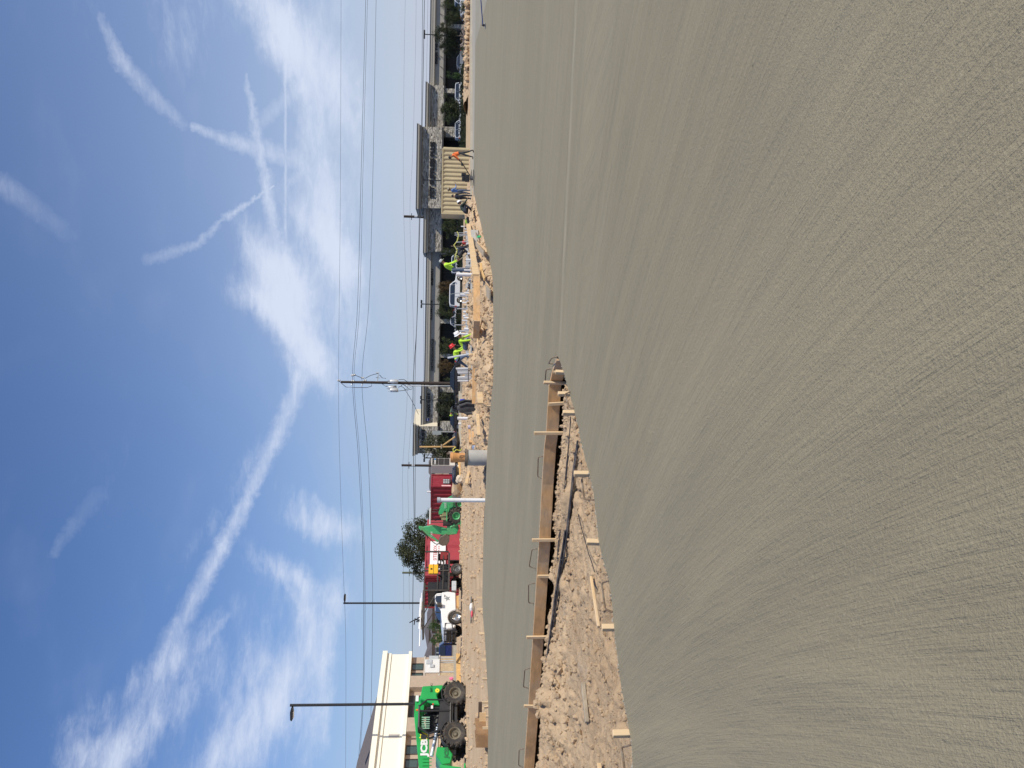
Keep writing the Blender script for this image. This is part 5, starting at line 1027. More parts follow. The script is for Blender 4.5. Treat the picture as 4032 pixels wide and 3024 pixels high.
for k in range(5): mb.bar((bx1 + .2 + .1 * k, .2 - .12 * k, zr + .06 + .05 * (k % 2)), (nose - .5, .25 - .12 * k, zr + .06 + .05 * (k % 2)), .09, .04)
tag(obj('lumber_stack', mb, OLDWOOD, None, (c0.x, D2, gt), R(223)), 'grey weathered boards stacked on the truck roof rack', 'lumber')
mb = MB()
for k in range(14): p = Vector((nose - 1.0 + rs.gauss(0, .1), .3 + rs.gauss(0, .15), zr + .12 + abs(rs.gauss(0, .12)))); mb.tube([p, p + Vector((rs.gauss(0, .25), rs.gauss(0, .2), rs.gauss(.1, .2)))], .035, 5)
tag(obj('rope_tangle', mb, BLACK, None, (c0.x, D2, gt), R(223)), 'black tangle of straps and tools on top of the truck rack', 'tools')
# ------------------------------------------------------------------ green telehandler
D3 = 40.5; c0 = P(1833, 2806, D3); gt = gz(c0.x, D3) ; PHI = 180 + 42
th = thing('telehandler', 'bright green telehandler with big black tyres at the left edge', 'telehandler', (c0.x, D3, gt), R(PHI)); cs, sn = math.cos(R(PHI)), math.sin(R(PHI))
S = 1.1
rx_, fx_ = tx(2726, S) , tx(2886, S)
c_save = c0
D2 = D3
rx_, fx_ = tx(2726, S), tx(2886, S)
WR = .55
for xx in (rx_, fx_):
    for s in (-1, 1): wheel(th, (xx, s * .92, WR), WR, .42, WR * .50, M_('rim_dusty', (.20, .17, .12), .7, var=.3, dirt=(.05, .05, .04), dirt_amt=.4), 16, fy=s)
XX = lambda y, ly=1.0: tx(y, ly)
ZZ = lambda x, y, ly=1.0: tz(x, y, ly)
mm_ = (fx_ + rx_) / 2
CH = M_('charcoal_frame', (.022, .022, .024), .5, var=.2, scale=3, dirt=(.06, .05, .04), dirt_amt=.3)
obj('chassis', MB().b(rx_ - .4, fx_ + .5, -.35, .35, .45, .85).b(rx_ + .5, fx_ - .5, -.95, .95, .42, .62), CH, th, bevel=.03)
obj('axle', MB().b(rx_ - .1, rx_ + .1, -.8, .8, .5, .72), CH, th); obj('axle', MB().b(fx_ - .1, fx_ + .1, -.8, .8, .5, .72), CH, th)
for xx in (rx_, fx_):
    for s in (-1, 1):
        prof = [(xx + (WR + .12) * math.cos(a), WR + (WR + .12) * math.sin(a)) for a in [R(v) for v in range(25, 160, 15)]]
        prof2 = [(xx + (WR + .08) * math.cos(a), WR + (WR + .08) * math.sin(a)) for a in [R(v) for v in range(145, 10, -15)]]
        obj('mudguard', MB().prism(prof + prof2, s * .7, s * 1.12), CH, th)
# rear counterweight and engine housing
zr1 = ZZ(1672, 2700); zr0 = ZZ(1730, 2700); xr = tx(2700, 1.08)
obj('counterweight', MB().prism([(xr, .95), (xr - .05, 1.2), (xr, zr1 + .1), (rx_ + .3, zr1 + .2), (rx_ + .55, zr0 + .25), (rx_ + .6, 1.25), (rx_ + .1, 1.42), (xr + .15, 1.15)], -.62, 1.08), GRD, th, bevel=.04)
obj('engine_cover', MB().prism([(xr + .1, zr1 + .12), (xr + .35, ZZ(1648, 2730)), (rx_ + 1.0, ZZ(1645, 2750)), (rx_ + 1.3, zr1 + .05), (xr + .2, zr1 - .1)], -.6, .5), GRD, th, bevel=.05)
obj('warning_plate', MB().b(rx_ - .1, rx_ + .18, .45, .515, zr1 + .28, zr1 + .42), WHT, th)
letters('507-42', .42, .1, .01, BLACKL, th, (tx(2724, 1.1), 1.10, zr1 - .38), per=False, name='sign_text', rz=math.pi)
def sun_mark(x, y, z, s):
    mb = MB(); pts = [((s if k % 2 == 0 else s * .68) * math.cos(math.pi * k / 9), (s if k % 2 == 0 else s * .68) * math.sin(math.pi * k / 9)) for k in range(18)]
    mb.prism([(x + a, z + b) for a, b in pts], y, y + .012); o = obj('flower_emblem', mb, M_('emblem_yellow', (.85, .70, .05), .5), th)
    obj('emblem_centre', MB().cyl((x, y + .014, z), s * .2, .012, 10, 'Y'), M_('emblem_green', (.05, .25, .02), .5), o)
sun_mark(rx_ - .1, 1.083, 1.40, .12)
# boom: from the rear pivot high to the front low
zb1 = ZZ(1640, 2760, .2); bq = tx(3080, .2)
def BZ(x): t_ = (x - (rx_ + .6)) / (bq - (rx_ + .6)); return (zb1 - .2) * (1 - t_) + 1.35 * t_
obj('boom', MB().prism([(rx_ + .0, zb1 - .28), (rx_ + .0, zb1 + .05), (rx_ + .8, zb1 + .08), (bq, ZZ(1655, 3080, .2)), (bq, ZZ(1655, 3080, .2) - .42), (fx_, ZZ(1690, 2886, .2)), (rx_ + .9, zb1 - .3)], -.02, .38), GRD, th, bevel=.02)
bo = obj('boom_inner', MB().b(bq - .1, bq + 1.4, .04, .32, ZZ(1655, 3080, .2) - .38, ZZ(1655, 3080, .2) - .05), GRD, th)
letters('JCB', .82, .30, .01, WHT, th, (tx(2979, .4), .40, ZZ(1681, 2950, .4)), bold=.05, name='letter', rz=math.pi)
sun_mark(tx(2899, .4), .385, ZZ(1670, 2899, .4), .24)
for k in range(5): obj('boom_rib', MB().bar((tx(2985, .4) + .15 * k, .40, ZZ(1664, 2990, .4)), (tx(2985, .4) + .15 * k, .40, ZZ(1664, 2990, .4) - .42), .03, .05), GRD, th)
# cab (open frame, dark), on the visible (left) side
ca0, ca1 = tx(2758, 1.0), tx(2885, 1.0); zt_ = ZZ(1650, 2820); zf = .75
cb_ = MB(); 
for yy in (.45, 1.06):
    for path in ([(ca0, zf), (ca0 - .02, zt_ - .35), (ca0 + .28, zt_)], [(ca0 + .28, zt_), (ca1 - .25, zt_ - .02)], [(ca1 - .25, zt_ - .02), (ca1 + .05, 1.75), (ca1 - .15, 1.1), (ca1 - .35, zf)], [(ca0, zf), (ca1 - .35, zf)], [((ca0 + ca1) / 2 - .25, zf), ((ca0 + ca1) / 2 - .25, zt_)]):
        cb_.tube([(x, yy, z) for x, z in path], .045, 6)
for x, z in [(ca0 + .28, zt_), (ca1 - .25, zt_ - .02), (ca0, zt_ - .35), (ca1 + .05, 1.75)]: cb_.tube([(x, .45, z), (x, 1.06, z)], .04, 6)
obj('cab_frame', cb_, CH, th); obj('cab_roof', MB().b(ca0 + .2, ca1 - .2, .42, 1.08, zt_, zt_ + .05), CH, th, bevel=.02)
obj('cab_side_panel', MB().prism([(ca0 + .05, zf + .02), (ca1 - .38, zf + .02), (ca1 - .2, 1.1), (ca1 - .1, 1.35), (ca0 + .05, 1.25)], 1.02, 1.05), CH, th)
obj('cab_floor', MB().b(ca0, ca1 - .3, .45, 1.05, zf - .1, zf), CH, th); obj('cab_inner_wall', MB().b(ca0 + .05, ca1 - .2, .40, .43, zf, 1.9), BLACK, th)
obj('seat', MB().b(ca0 + .35, ca0 + .8, .55, .98, 1.1, 1.25).b(ca0 + .25, ca0 + .4, .55, .98, 1.2, 1.85), BLACK, th, bevel=.04); obj('steering_wheel', MB().lathe([(.15, 0), (.18, .02), (.2, 0), (.18, -.02), (.15, 0)], 14, (ca1 - .45, .76, 1.55)), BLACK, th); obj('steering_column', MB().tube([(ca1 - .45, .76, 1.55), (ca1 - .3, .76, 1.0)], .04, 6), CH, th)
gl = MB()
for k in range(6): gl.b(ca1 - .75 + k * .1, ca1 - .70 + k * .1, .995, 1.0, zt_ - .5, zt_ - .12)
obj('roof_grille', gl, M_('grille_light', (.22, .40, .28), .5), th)
obj('hydraulic_tank', MB().prism([(rx_ + .95, .62), (ca0 - .05, .62), (ca0 - .05, 1.3), (rx_ + .95, 1.15)], .62, 1.04), CH, th, bevel=.03); obj('red_reflector', MB().b(ca0 + .1, ca0 + .22, 1.055, 1.07, 1.55, 1.62), M_('reflector_red', (.7, .03, .03), .3), th); obj('white_reflector', MB().b(ca0 + .25, ca0 + .4, 1.055, 1.07, 1.58, 1.68), WHT, th)
obj('beacon', MB().cyl((ca0 + .4, .9, zt_ + .1), .05, .12, 8), M_('beacon_orange', (.8, .25, .03), .3), th)
# front frame, stabiliser nose with lettering
xn = tx(2960, 1.0)
obj('front_frame', MB().prism([(fx_ + .55, 1.35), (xn + .1, 1.4), (xn + .55, 1.1), (xn + .5, .72), (fx_ + .9, .62), (fx_ + .6, .85)], -.75, .98), GRD, th, bevel=.04)
letters('JCB', .5, .17, .01, M_('decal_green', (.02, .16, .05), .5), th, (tx(2986, 1.0), 1.0, ZZ(1764, 2980)), bold=.05, name='letter', rz=math.pi)
obj('lift_ram', MB().tube([(mm_ + .2, .45, 1.3), (xn, .45, 1.6)], .09, 10), M_('ram_steel', (.6, .65, .7), .35, metal=.5), th, smooth=True); obj('lift_ram_sleeve', MB().tube([(mm_ - .6, .45, 1.2), (mm_ + .3, .45, 1.38)], .14, 10), CH, th, smooth=True)
obj('stabiliser_leg', MB().bar((xn + .6, .9, 1.2), (xn + .75, .95, .25), .14, .14).b(xn + .55, xn + .95, .75, 1.15, .05, .12), GRD, th, bevel=.01); obj('stabiliser_leg', MB().bar((xn + .6, -.7, 1.2), (xn + .75, -.75, .25), .14, .14).b(xn + .55, xn + .95, -.95, -.55, .05, .12), GRD, th, bevel=.01)
hs = MB()
for k in range(4): hs.tube([(mm_ - .2 + k * .12, .42, 1.95), (mm_ + .1 + k * .12, .48, 1.6), (mm_ + .4 + k * .1, .42, 1.75)], .025, 5)
obj('hydraulic_hose', hs, BLACK, th); obj('wheel_mirror', MB().b(fx_ + .1, fx_ + .25, 1.05, 1.2, 1.85, 2.1), BLACK, th)
# ------------------------------------------------------------------ people
SKIN = M_('skin', (.30, .16, .10), .6, var=.05); HAIR = M_('dark_hair', (.02, .015, .012), .8); BOOT = M_('leather_boots', (.06, .045, .03), .8)
def fig(label, loc, rz, H, top_m, leg_m, lean, legs, arms, head_tilt=0.0, twist=0.0, hat=None, hat_m=None, scale=1.0, name='person', cat='person', grp=None, bulky=1.0, z_off=0.0, glove=None):
    """legs: [(thigh forward deg, knee bend deg)] * 2 ; arms: [(upper arm forward deg from hanging along gravity, elbow bend deg, outward deg)] * 2. Faces local +X."""
    k = H / 1.75; th_, sh_, up, fo = .43 * k, .43 * k, .30 * k, .26 * k
    def dirf(deg, out=0.0, s=1): a = R(deg); return Vector((math.sin(a), s * math.sin(R(out)), -math.cos(a) * math.cos(R(out))))
    V = []; E = []; Rr = []; seg_of = {}
    def add(p, r, par, tag_): V.append(Vector(p)); Rr.append(r * k * (1 if isinstance(r, float) else 1)); i = len(V) - 1; (E.append((par, i)) if par is not None else None); seg_of[i] = tag_; return i
    L_ = R(lean); sp = Vector((math.sin(L_), 0, math.cos(L_))); fwd = Vector((math.cos(L_), 0, -math.sin(L_)))
    pel = add((0, 0, 0), .125 * bulky, None, 'leg'); wa = add(sp * .14 * k, .118 * bulky, pel, 'top'); ch = add(sp * .34 * k + fwd * .01, .145 * bulky, wa, 'top'); nb = add(sp * .47 * k, .085, ch, 'top')
    hd_ = Vector((math.sin(L_ + R(head_tilt)), 0, math.cos(L_ + R(head_tilt)))); nk = add(sp * .50 * k + hd_ * .05 * k, .052, nb, 'skin')
    hc = add(V[nk] + hd_ * .10 * k, .082, nk, 'skin'); hf = add(V[hc] + hd_ * .075 * k, .078, hc, 'skin')
    feet = []; 
    for s, (tf, kb) in zip((-1, 1), legs):
        hip = add(Vector((0, s * .09 * k, -.03 * k)), .098 * bulky, pel, 'leg'); kn = add(V[hip] + dirf(tf, 3, s) * th_, .062 * bulky, hip, 'leg'); cf = add(V[kn] + dirf(tf - kb) * sh_ * .35, .058 * bulky, kn, 'leg'); an = add(V[kn] + dirf(tf - kb) * sh_, .040 * bulky, cf, 'leg')
        fa = tf - kb; toe = Vector((math.cos(R(min(0, fa) * .7)), 0, math.sin(R(min(0, fa) * .7)))); he = add(V[an] + Vector((-.01, 0, -.045)) * k, .044, an, 'boot'); tp = add(V[he] + toe * .17 * k, .036, he, 'boot'); feet += [V[he].z - .04 * k, V[tp].z - .035 * k]
    hands = []
    for s, (af, eb, out) in zip((-1, 1), arms):
        sh = add(sp * .42 * k + Vector((0, s * .175 * k, 0)), .062 * bulky, nb, 'top'); el = add(V[sh] + dirf(af, out, s) * up, .046 * bulky, sh, 'top'); d2 = dirf(af + eb, out * .3, s); wr = add(V[el] + d2 * fo, .029, el, 'top'); pm = add(V[wr] + d2 * .07 * k, .034, wr, 'hand'); hands.append((V[pm], d2, s))
    bm = bmesh.new(); sk = bm.verts.layers.skin.verify(); bv = [bm.verts.new(v) for v in V]
    for v, r in zip(bv, Rr): v[sk].radius = (r, r * (1.0))
    bv[ch][sk].radius = (Rr[ch] * .82, Rr[ch] * 1.2); bv[wa][sk].radius = (Rr[wa] * .85, Rr[wa] * 1.1); bv[pel][sk].use_root = True
    for a, b in E: bm.edges.new((bv[a], bv[b]))
    me0 = bpy.data.meshes.new('body'); bm.to_mesh(me0); bm.free(); o = bpy.data.objects.new('tmp_body', me0); COL.objects.link(o)
    md = o.modifiers.new('s', 'SKIN'); md.use_smooth_shade = True; sb = o.modifiers.new('d', 'SUBSURF'); sb.levels = 2; sb.render_levels = 2
    dg = bpy.context.evaluated_depsgraph_get(); me = bpy.data.meshes.new_from_object(o.evaluated_get(dg)); bpy.data.objects.remove(o)
    # add nose, ears, eyes, fingers to the same mesh
    ex = MB(); hp = V[hc].lerp(V[hf], .35); fd = Vector((math.cos(L_ + R(head_tilt)), 0, -math.sin(L_ + R(head_tilt)))); 
    ex.cur = 1; ex.ell(hp + fd * .088 * k, .02 * k, .013 * k, .026 * k, 8, 6)
    for s in (-1, 1): ex.ell(hp + Vector((0, s * .078 * k, 0)), .022 * k, .01 * k, .032 * k, 8, 6)
    for p_, d2, s in hands:
        sd = Vector((0, 1, 0)); nn = d2.cross(sd).normalized()
        for f in range(4):
            b0 = p_ + d2 * .02 * k + sd * (f - 1.5) * .018 * k; ln = (.07, .08, .075, .06)[f] * k; ex.tube([b0, b0 + d2 * ln * .5 + nn * .01, b0 + d2 * ln * .75 + nn * .035 * k, b0 + d2 * ln * .7 + nn * .055 * k], [.0095 * k, .0092 * k, .0085 * k, .007 * k], 6)
        b0 = p_ - sd * s * .03 * k; ex.tube([b0, b0 - sd * s * .025 * k + d2 * .03 * k, b0 - sd * s * .02 * k + d2 * .055 * k + nn * .02], [.011 * k, .010 * k, .008 * k], 6)
    ex.cur = 4
    for s in (-1, 1): ex.ell(hp + fd * .074 * k + Vector((0, s * .03 * k, 0)) + hd_ * .02, .009 * k, .012 * k, .008 * k, 6, 5)
    ex.tube([hp + fd * .083 * k - hd_ * .045 * k + Vector((0, -.022 * k, 0)), hp + fd * .088 * k - hd_ * .045 * k, hp + fd * .083 * k - hd_ * .045 * k + Vector((0, .022 * k, 0))], .006 * k, 5)
    bm = bmesh.new(); bm.from_mesh(me); nbody = len(bm.faces)
    segs = [(V[a], V[b], seg_of[b]) for a, b in E]; MI = {'top': 0, 'skin': 1, 'leg': 2, 'boot': 3, 'hand': 5}
    for f in bm.faces:
        c = f.calc_center_median(); best = None
        for a, b, tg in segs:
            d = b - a; t = max(0, min(1, (c - a).dot(d) / max(1e-9, d.length_squared))); q = (c - a - d * t).length
            if best is None or q < best[0]: best = (q, tg, t)
        f.material_index = MI[best[1]]; f.smooth = True
        if best[1] == 'top' and c.z < .03 * k and lean < 30: f.material_index = 2
    vb = [bm.verts.new(v) for v in ex.v]
    for fc, mi_ in zip(ex.f, ex.mi):
        try: nf = bm.faces.new([vb[i] for i in fc]); nf.material_index = 5 if (mi_ == 1 and (Vector(ex.v[fc[0]]) - hp).length > .16 * k) else mi_; nf.smooth = True
        except ValueError: pass
    zmin = min(feet); bm.to_mesh(me); bm.free()
    me.transform(Matrix.Translation((0, 0, -zmin)))
    t = thing(name, label, cat, (loc[0], loc[1], loc[2] + z_off), rz, grp)
    for mm in (top_m, SKIN, leg_m, BOOT, HAIR, glove or SKIN): me.materials.append(mm)
    obj('body', me, SKIN, t)
    hq = V[hf] + Vector((0, 0, -zmin)); Rm = Matrix.Rotation(L_ + R(head_tilt), 3, 'Y')
    hr = MB(); hr.ell(hq + Rm @ Vector((-.015, 0, -.02)) * k, .095 * k, .088 * k, .085 * k, 14, 8, Rm); obj('hair', hr, HAIR, t, smooth=True)
    if hat == 'hardhat':
        m1 = MB(); N = 18; prof = [(.165, -.015), (.135, .005), (.132, .05), (.11, .10), (.07, .13), (.0, .14)]; m1.lathe([(r * k, z * k) for r, z in prof], N)
        m1.b(.10 * k, .19 * k, -.09 * k, .09 * k, -.02 * k, -.005 * k); m1.b(-.12 * k, .12 * k, -.012 * k, .012 * k, .1 * k, .142 * k)
        m1.v = [tuple(hq + Rm @ Vector(v)) for v in m1.v]; obj('hard_hat', m1, hat_m, t, smooth=True)
    elif hat == 'cap':
        m1 = MB(); m1.lathe([(r * k, z * k) for r, z in [(.10, -.03), (.102, .02), (.09, .06), (.05, .085), (0, .09)]], 14); m1.b(.06 * k, .18 * k, -.07 * k, .07 * k, -.025 * k, -.01 * k)
        m1.v = [tuple(hq + Rm @ Vector(v)) for v in m1.v]; obj('cap', m1, hat_m, t, smooth=True)
    elif hat == 'brim':
        m1 = MB(); m1.lathe([(r * k, z * k) for r, z in [(.19, -.02), (.11, -.01), (.102, .06), (.08, .095), (0, .1)]], 16); m1.v = [tuple(hq + Rm @ Vector(v)) for v in m1.v]; obj('sun_hat', m1, hat_m, t, smooth=True)
    t['_hands'] = 0; del t['_hands']
    Mw = Matrix.Translation(t.location) @ Matrix.Rotation(rz, 4, 'Z')
    return t, [Mw @ (p_ + Vector((0, 0, -zmin)) + d2 * .05) for p_, d2, s in hands]
LIME = M_('lime_shirt', (.50, .80, .06), .8, var=.08); ORG = M_('orange_shirt', (.90, .20, .05), .8, var=.06); JEAN = M_('jeans', (.075, .11, .18), .85, var=.3, scale=6, dirt=(.3, .28, .25), dirt_amt=.3)
DGRY = M_('dark_trousers', (.05, .05, .055), .85, var=.3); NAVY = M_('navy_cloth', (.02, .025, .04), .85, var=.3); BLUP = M_('blue_plaid', (.12, .22, .45), .85, var=.5, scale=14); GRNJ = M_('dark_green_jacket', (.025, .045, .04), .85, var=.4, scale=9)
HW = M_('hat_white', (.85, .85, .86), .25, var=.02); HR = M_('hat_red', (.60, .03, .03), .3, var=.03); KHK = M_('hat_khaki', (.30, .26, .19), .8)
def ppos(x, y, D): p = P(x, y, D); return (p.x, p.y, p.z)
# orange shirt, walking behind the power trowel (faces left)
o1, h1 = fig('person in orange shirt and dark cap pushing the power trowel along the slab', ppos(1867, 604, 55), R(180), 1.72, ORG, DGRY, 24, [(-12, 8), (24, 12)], [(34, 8, 4), (38, 4, 4)], 12, hat='cap', hat_m=NAVY)
# power trowel
q = ppos(1861, 700, 55.2); t = thing('power_trowel', 'walk-behind power trowel with black engine and long slanted handle', 'power trowel', (q[0], q[1], .01))
obj('guard_ring', MB().lathe([(.50, .06), (.54, .06), (.54, .10), (.50, .10), (.50, .06)], 24).lathe([(.50, .2), (.53, .2), (.53, .22), (.50, .22), (.50, .2)], 24), DKMET, t)
for k in range(4): obj('blade', MB().box((.28 * math.cos(k * 1.57 + .4), .28 * math.sin(k * 1.57 + .4), .015), (.42, .14, .01), rz=k * 1.57 + .4), CHROME, t)
obj('gearbox', MB().cyl((0, 0, .2), .16, .2, 12), M_('trowel_grey', (.25, .25, .24), .5), t); sp_ = MB()
for k in range(6): a = k * 1.047; sp_.bar((.1 * math.cos(a), .1 * math.sin(a), .25), (.52 * math.cos(a), .52 * math.sin(a), .2), .03, .03)
obj('spider', sp_, DKMET, t)
obj('engine', MB().b(-.26, .16, -.22, .22, .32, .62).cyl((.0, 0, .72), .15, .2, 12).b(-.22, .0, -.2, .2, .62, .82), BLACK, t, bevel=.03); obj('fuel_tank', MB().b(.06, .28, -.15, .15, .55, .86), BLACK, t, bevel=.05)
hv = (Vector(h1[0]) + Vector(h1[1])) / 2 - Vector(t.location)
obj('handle', MB().tube([(.15, 0, .3), tuple(Vector((.15, 0, .3)).lerp(hv, .93)), tuple(hv)], .028, 8).tube([tuple(hv + Vector((0, -.28, 0))), tuple(hv + Vector((0, .28, 0)))], .022, 8), BLACK, t); obj('throttle_box', MB().box(tuple(Vector((.15, 0, .3)).lerp(hv, .8) + Vector((0, 0, .06))), (.16, .1, .14)), BLACK, t, bevel=.01)
fig('person in blue plaid shirt, jeans and khaki hat standing left of the trowel', ppos(1857, 754, 61), R(10), 1.72, BLUP, JEAN, 4, [(4, 4), (-6, 6)], [(30, 70, 8), (0, 15, 10)], 14, hat='brim', hat_m=KHK)
fig('dark figure close beside the one in blue plaid, put in for the shadow side', ppos(1864, 776, 59), R(60), 1.52, NAVY, NAVY, 6, [(2, 2), (-3, 4)], [(8, 20, 6), (5, 12, 8)], 20, hat='cap', hat_m=NAVY, bulky=1.15)  # added figure; its dark clothes colour stands for the shadow side
fig('person in dark green jacket and white hard hat crouching over the dirt edge', ppos(1858, 835, 49), R(14), 1.66, GRNJ, NAVY, 58, [(100, 130), (70, 118)], [(42, 20, 8), (55, 10, 8)], 4, hat='hardhat', hat_m=HW, z_off=-.22, bulky=1.1)
fig('person crouching behind the white hard hat, dark top with lime vest', ppos(1856, 858, 50.5), R(175), 1.45, M_('lime_navy', (.03, .035, .05), .85, var=.3, scale=5, dirt=(.5, .8, .06), dirt_amt=1.0), NAVY, 84, [(100, 130), (80, 120)], [(20, 20, 8), (30, 10, 8)], 0, hat='cap', hat_m=NAVY, z_off=-.25)
tf, hf_ = fig('tall person in lime shirt and white cap leaning forward over a tool shaft', ppos(1867, 1064, 41.5), R(-6), 1.80, LIME, JEAN, 30, [(-4, 4), (8, 8)], [(16, 10, 4), (24, 8, 4)], 8, hat='cap', hat_m=M_('cap_grey', (.45, .47, .45), .8))
a = Vector(hf_[0]); b = Vector(ppos(1838, 1000, 42.5)); tag(obj('long_pole', MB().tube([(0, 0, 0), tuple(b - a)], .022, 8), OLDWOOD, None, a), 'long tool shaft held by the tall lime shirt person', 'pole')
fig('person in dark jacket and red hard hat bent double behind the pipes', ppos(1850, 1006, 43.5), R(-12), 1.6, NAVY, DGRY, 104, [(60, 100), (35, 85)], [(10, 10, 6), (20, 5, 6)], 20, hat='hardhat', hat_m=HR, z_off=-.2)
fig('person in lime shirt, jeans and red hard hat bending over the footing', ppos(1862, 1420, 39.5), R(-8), 1.70, LIME, JEAN, 80, [(34, 52), (-34, 10)], [(20, 18, 8), (30, 10, 8)], -32, hat='hardhat', hat_m=HR, z_off=-.14)
fig('person in lime shirt and white hard hat squatting and reaching down to the plank', ppos(1874, 1372, 37), R(-20), 1.76, LIME, JEAN, 62, [(102, 134), (80, 122)], [(10, 2, 6), (24, 2, 8)], -6, hat='hardhat', hat_m=HW, z_off=-.12)
fig('person in dark blue clothes and lime vest bending under the wide tree', ppos(1813, 1604, 64), R(200), 1.6, M_('navy_lime', (.02, .03, .06), .85, var=.3, scale=5, dirt=(.45, .7, .1), dirt_amt=.9), NAVY, 76, [(22, 30), (-6, 8)], [(10, 10, 6), (20, 5, 6)], 10, hat='cap', hat_m=LIME, z_off=-.3)
# ------------------------------------------------------------------ site clutter
def tubepx(name, label, cat, x0, y0, x1, y1, D, r, m_, group=None, D1=None, n=8):
    a = P(x1, y1, D if D1 is None else D1); b = P(x0, y0, D); return tag(obj(name, MB().tube([(0, 0, 0), tuple(b - a)], r, n), m_, None, a, smooth=True), label, cat, group)
# concrete tube form and orange pipe
D = 31.1; a = P(1921, 1803, D); b = P(1832, 1803, D); r_ = 31 / F_PX * D; hh = b.z - a.z
t = thing('concrete_pier', 'thick grey round concrete pier with orange pipe standing at the slab edge', 'pier', (a.x, D, a.z - .1))
GC = M_('pier_grey', (.42, .41, .38), .85, var=.1, scale=3, bump=.2, dirt=(.3, .28, .25), dirt_amt=.3); hh += .1
obj('shaft', MB().lathe([(0, 0), (r_, 0), (r_, hh - .1), (r_ * .98, hh), (0, hh)], 36), GC, t, smooth=True); obj('collar', MB().lathe([(r_ * .9, hh - .08), (r_ + .035, hh - .08), (r_ + .035, hh + .02), (r_ * .9, hh + .02)], 36), M_('collar_brown', (.16, .13, .10), .9), t, smooth=True)
OR = M_('orange_pipe', (.68, .33, .12), .6, var=.18, scale=3, dirt=(.6, .42, .3), dirt_amt=.5); r2 = 18 / F_PX * D; h2 = P(1773, 1803, D).z - b.z
pp = obj('orange_pipe', MB().lathe([(r2 * .9, hh), (r2, hh), (r2, hh + h2 * .62), (r2 * 1.12, hh + h2 * .68), (r2 * 1.14, hh + h2 * .98), (r2 * .98, hh + h2), (r2 * .98, hh + h2 * .8), (0, hh + h2 * .8)], 28), OR, t, smooth=True)
obj('pipe_band', MB().lathe([(r2 * 1.1, hh + h2 * .80), (r2 * 1.17, hh + h2 * .80), (r2 * 1.17, hh + h2 * .88), (r2 * 1.1, hh + h2 * .88)], 28), OR, pp, smooth=True)
tag(obj('yellow_tie', MB().tube([(0, 0, 0), (.1, -.02, -.1), (.06, -.03, -.25), (.14, -.02, -.3)], .018, 5).tube([(0, 0, 0), (.12, 0, .02), (.2, -.02, -.08)], .018, 5), M_('tape_yellow', (.7, .65, .1), .7), None, P(1786, 1781, D - .3)), 'yellow tape knot hanging at the right of the orange pipe', 'tape')
# white pipe
D = 31.3; a = P(1914, 1970, D); b = P(1731, 1970, D)
t = thing('white_standpipe', 'tall white plastic standpipe with grey cap right of the green backhoe', 'pipe', (a.x, D, a.z - .05)); h = b.z - a.z + .05
obj('pipe', MB().cyl((0, 0, h / 2), .078, h, 18), PVC, t, smooth=True); obj('cap', MB().cyl((.0, 0, h + .03), .10, .12, 18), GPVC, t, smooth=True)
# yellow wooden guard post with brace and grey box
a = P(1792, 1758, 60); t = thing('braced_post', 'yellow wooden post with slanted brace before the large dark tree', 'post', a)
obj('post', MB().bar((0, 0, 0), tuple(P(1652, 1759, 60) - a), .09, .09), YWOOD, t); obj('brace', MB().bar(tuple(P(1738, 1758, 60) - a), tuple(P(1792, 1720, 59.6) - a), .07, .07), YWOOD, t); obj('cleat', MB().b(-.16, .16, -.08, -.04, P(1738, 1758, 60).z - a.z - .05, P(1738, 1758, 60).z - a.z + .05), OLDWOOD, t)
# grey kerb beam at the back
def slabpx(name, label, cat, a, b, w_, h_, m_, z, grp=None, kind=None):
    pa, pb = G(*a, z=z), G(*b, z=z); mid = (pa + pb) / 2; o = obj(name, MB().bar(pa - mid - Vector((0, 0, h_ / 2)), pb - mid - Vector((0, 0, h_ / 2)), w_, h_), m_, None, mid, bevel=.01); return tag(o, label, cat, grp, kind)
slabpx('grade_beam', 'long grey concrete beam behind the dirt, left of the wooden power pole', 'beam', (1806, 1550), (1806, 1768), .6, .3, PALE, .5)
slabpx('grade_beam', 'grey concrete beam behind the lime shirt workers and conduit rack', 'beam', (1815, 1395), (1812, 1545), .6, .28, PALE, .42)
slabpx('timber_beam', 'weathered grey timber beam lying low in front of the long grey beam', 'beam', (1850, 1480), (1846, 1690), .25, .15, OLDWOOD, .42)
slabpx('timber_beam', 'dark weathered timber beam behind the standing white pipes', 'beam', (1836, 860), (1842, 1235), .35, .2, OLDWOOD, .40)
pd = [G(*q, z=.33) for q in [(1866, 1092), (1868, 1455), (1842, 1448), (1840, 1120)]]
tag(obj('footing_slab', slab_mesh([(q.x, q.y) for q in pd], .1, .45, 'footing_slab'), GC), 'flat grey poured footing behind the brown form boards', 'footing')
pd = [G(*q, z=.33) for q in [(1865, 905), (1868, 1075), (1842, 1060), (1840, 925)]]
tag(obj('footing_slab', slab_mesh([(q.x, q.y) for q in pd], .1, .45, 'footing_slab'), GC), 'flat grey poured footing behind the long cream plank', 'footing')
